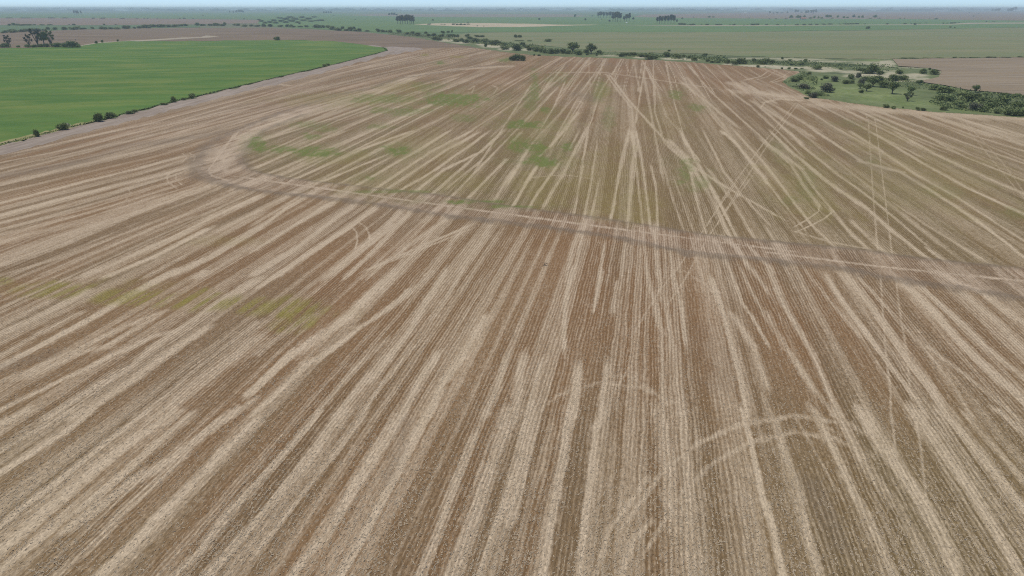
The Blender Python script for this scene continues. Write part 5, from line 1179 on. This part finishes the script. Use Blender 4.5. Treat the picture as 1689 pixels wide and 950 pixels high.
# long white grain bags and sheds far out
def grain_bag(px, py, length, rad_, rz, label):
    V, Fc = [], []
    n, k = 14, 10
    for i in range(n + 1):
        tt = i / n
        r = rad_ * min(1, math.sin(math.pi * min(max(tt, .02), .98)) * 3.2)
        for j in range(k):
            a = math.pi * j / (k - 1)
            V.append(((tt - .5) * length, -r * 1.15 * math.cos(a), r * math.sin(a)))
    for i in range(n):
        for j in range(k - 1):
            Fc.append((i * k + j, (i + 1) * k + j, (i + 1) * k + j + 1, i * k + j + 1))
    me = bpy.data.meshes.new('grain_bag'); me.from_pydata(V, [], Fc)
    for p_ in me.polygons:
        p_.use_smooth = True
    o = link_mesh('grain_bag', me, solid('white_film', (.82, .82, .80)))
    x, y = at(px, py)
    o.location = (float(x), float(y), .5); o.rotation_euler = (0, 0, rz)
    o['label'] = label; o['category'] = 'grain bag'; o['group'] = 'white grain bags'


def bag_at(px, py, wpx, hpx, label):
    dist = CAM_H / (SP + (py - H0 / 2) / F0 * CP)
    grain_bag(px, py, wpx / (F0 / dist), hpx / (F0 / dist), .0, label)


bag_at(1033.5, 38, 3.4, 1.0, 'short white grain bag in front of the front grove')
bag_at(1552.5, 18.8, 24, 1.2, 'very long white grain bag on the right horizon')
bag_at(1678, 18.2, 12, .9, 'white grain bag beside far grove at the right edge')
bag_at(1229.5, 22.0, 7, .9, 'small white grain bag on horizon left of farm trees')

# wooden post behind the green field
p_ = thing('wooden_post', 127.5, 78.6, 'thin tall wooden pole at right end of hedge behind green field', 'pole', .4)
tr = tubes_mesh('shaft', [([(0, 0, 0), (0, 0, 7.5)], [.16, .11])]); tr.materials.append(M_bark)
link_mesh('shaft', tr, None, p_)
ca = bpy.data.meshes.new('crossarm')
ca.from_pydata([(-.7, -.2, 6.9), (.7, -.2, 6.9), (.7, -.2, 7.05), (-.7, -.2, 7.05), (-.7, -.12, 6.9), (.7, -.12, 6.9), (.7, -.12, 7.05), (-.7, -.12, 7.05)], [], [(0, 1, 2, 3), (5, 4, 7, 6), (1, 5, 6, 2), (4, 0, 3, 7), (3, 2, 6, 7), (4, 5, 1, 0)])
link_mesh('crossarm', ca, M_bark, p_)

# a dark broken branch lying on the stubble
bx_, by_ = at(899.5, 440)
br = tubes_mesh('broken_branch', [([(-.34, -.18, .05), (-.05, -.02, .16), (.2, .14, .2), (.42, .24, .3)], [.05, .09, .07, .02]), ([(.02, .02, .15), (.12, -.12, .32)], [.05, .015]), ([(-.1, 0, .14), (-.16, .2, .3)], [.045, .012])])
o = link_mesh('broken_branch', br, solid('wet_wood', (.035, .03, .024)))
o.location = (float(bx_), float(by_), .25)
o['label'] = 'small dark broken branch lying on open stubble near picture centre'; o['category'] = 'branch'
# pale tuft by the round track-side bush
tv = leaves([(0, 0, .3, .35, .35, .3)], 90, .13, 77)
o = link_mesh('dry_tuft', fast_mesh('dry_tuft', tv, np.arange(len(tv)).reshape(-1, 4)), solid('dry_grass', (.5, .47, .36)))
tx, ty = at(113, 210); o.location = (float(tx), float(ty), .4); o.scale = (2.2, 1.6, 1.6)
o['label'] = 'pale dry grass tuft right of rounded bush by dirt track'; o['category'] = 'grass tuft'

# ------------------------------------------------------------------ haze
hb = 15150.0
V = [(x, y, z) for z in (-1.0, 48.0) for x, y in ((-hb, -hb), (hb, -hb), (hb, hb), (-hb, hb))]
me = bpy.data.meshes.new('haze')
me.from_pydata(V, [], [(3, 2, 1, 0), (4, 5, 6, 7), (0, 1, 5, 4), (1, 2, 6, 5), (2, 3, 7, 6), (3, 0, 4, 7)])
hm = bpy.data.materials.new('haze_mat'); hm.use_nodes = True
ht = hm.node_tree
ht.nodes.remove(ht.nodes['Principled BSDF'])
pv = ht.nodes.new('ShaderNodeVolumePrincipled')
pv.inputs['Color'].default_value = (.74, .91, 1.0, 1)
pv.inputs['Density'].default_value = HAZE_DENSITY
ht.links.new(pv.outputs[0], ht.nodes['Material Output'].inputs['Volume'])
o = link_mesh('haze', me, hm)
o['kind'] = 'stuff'
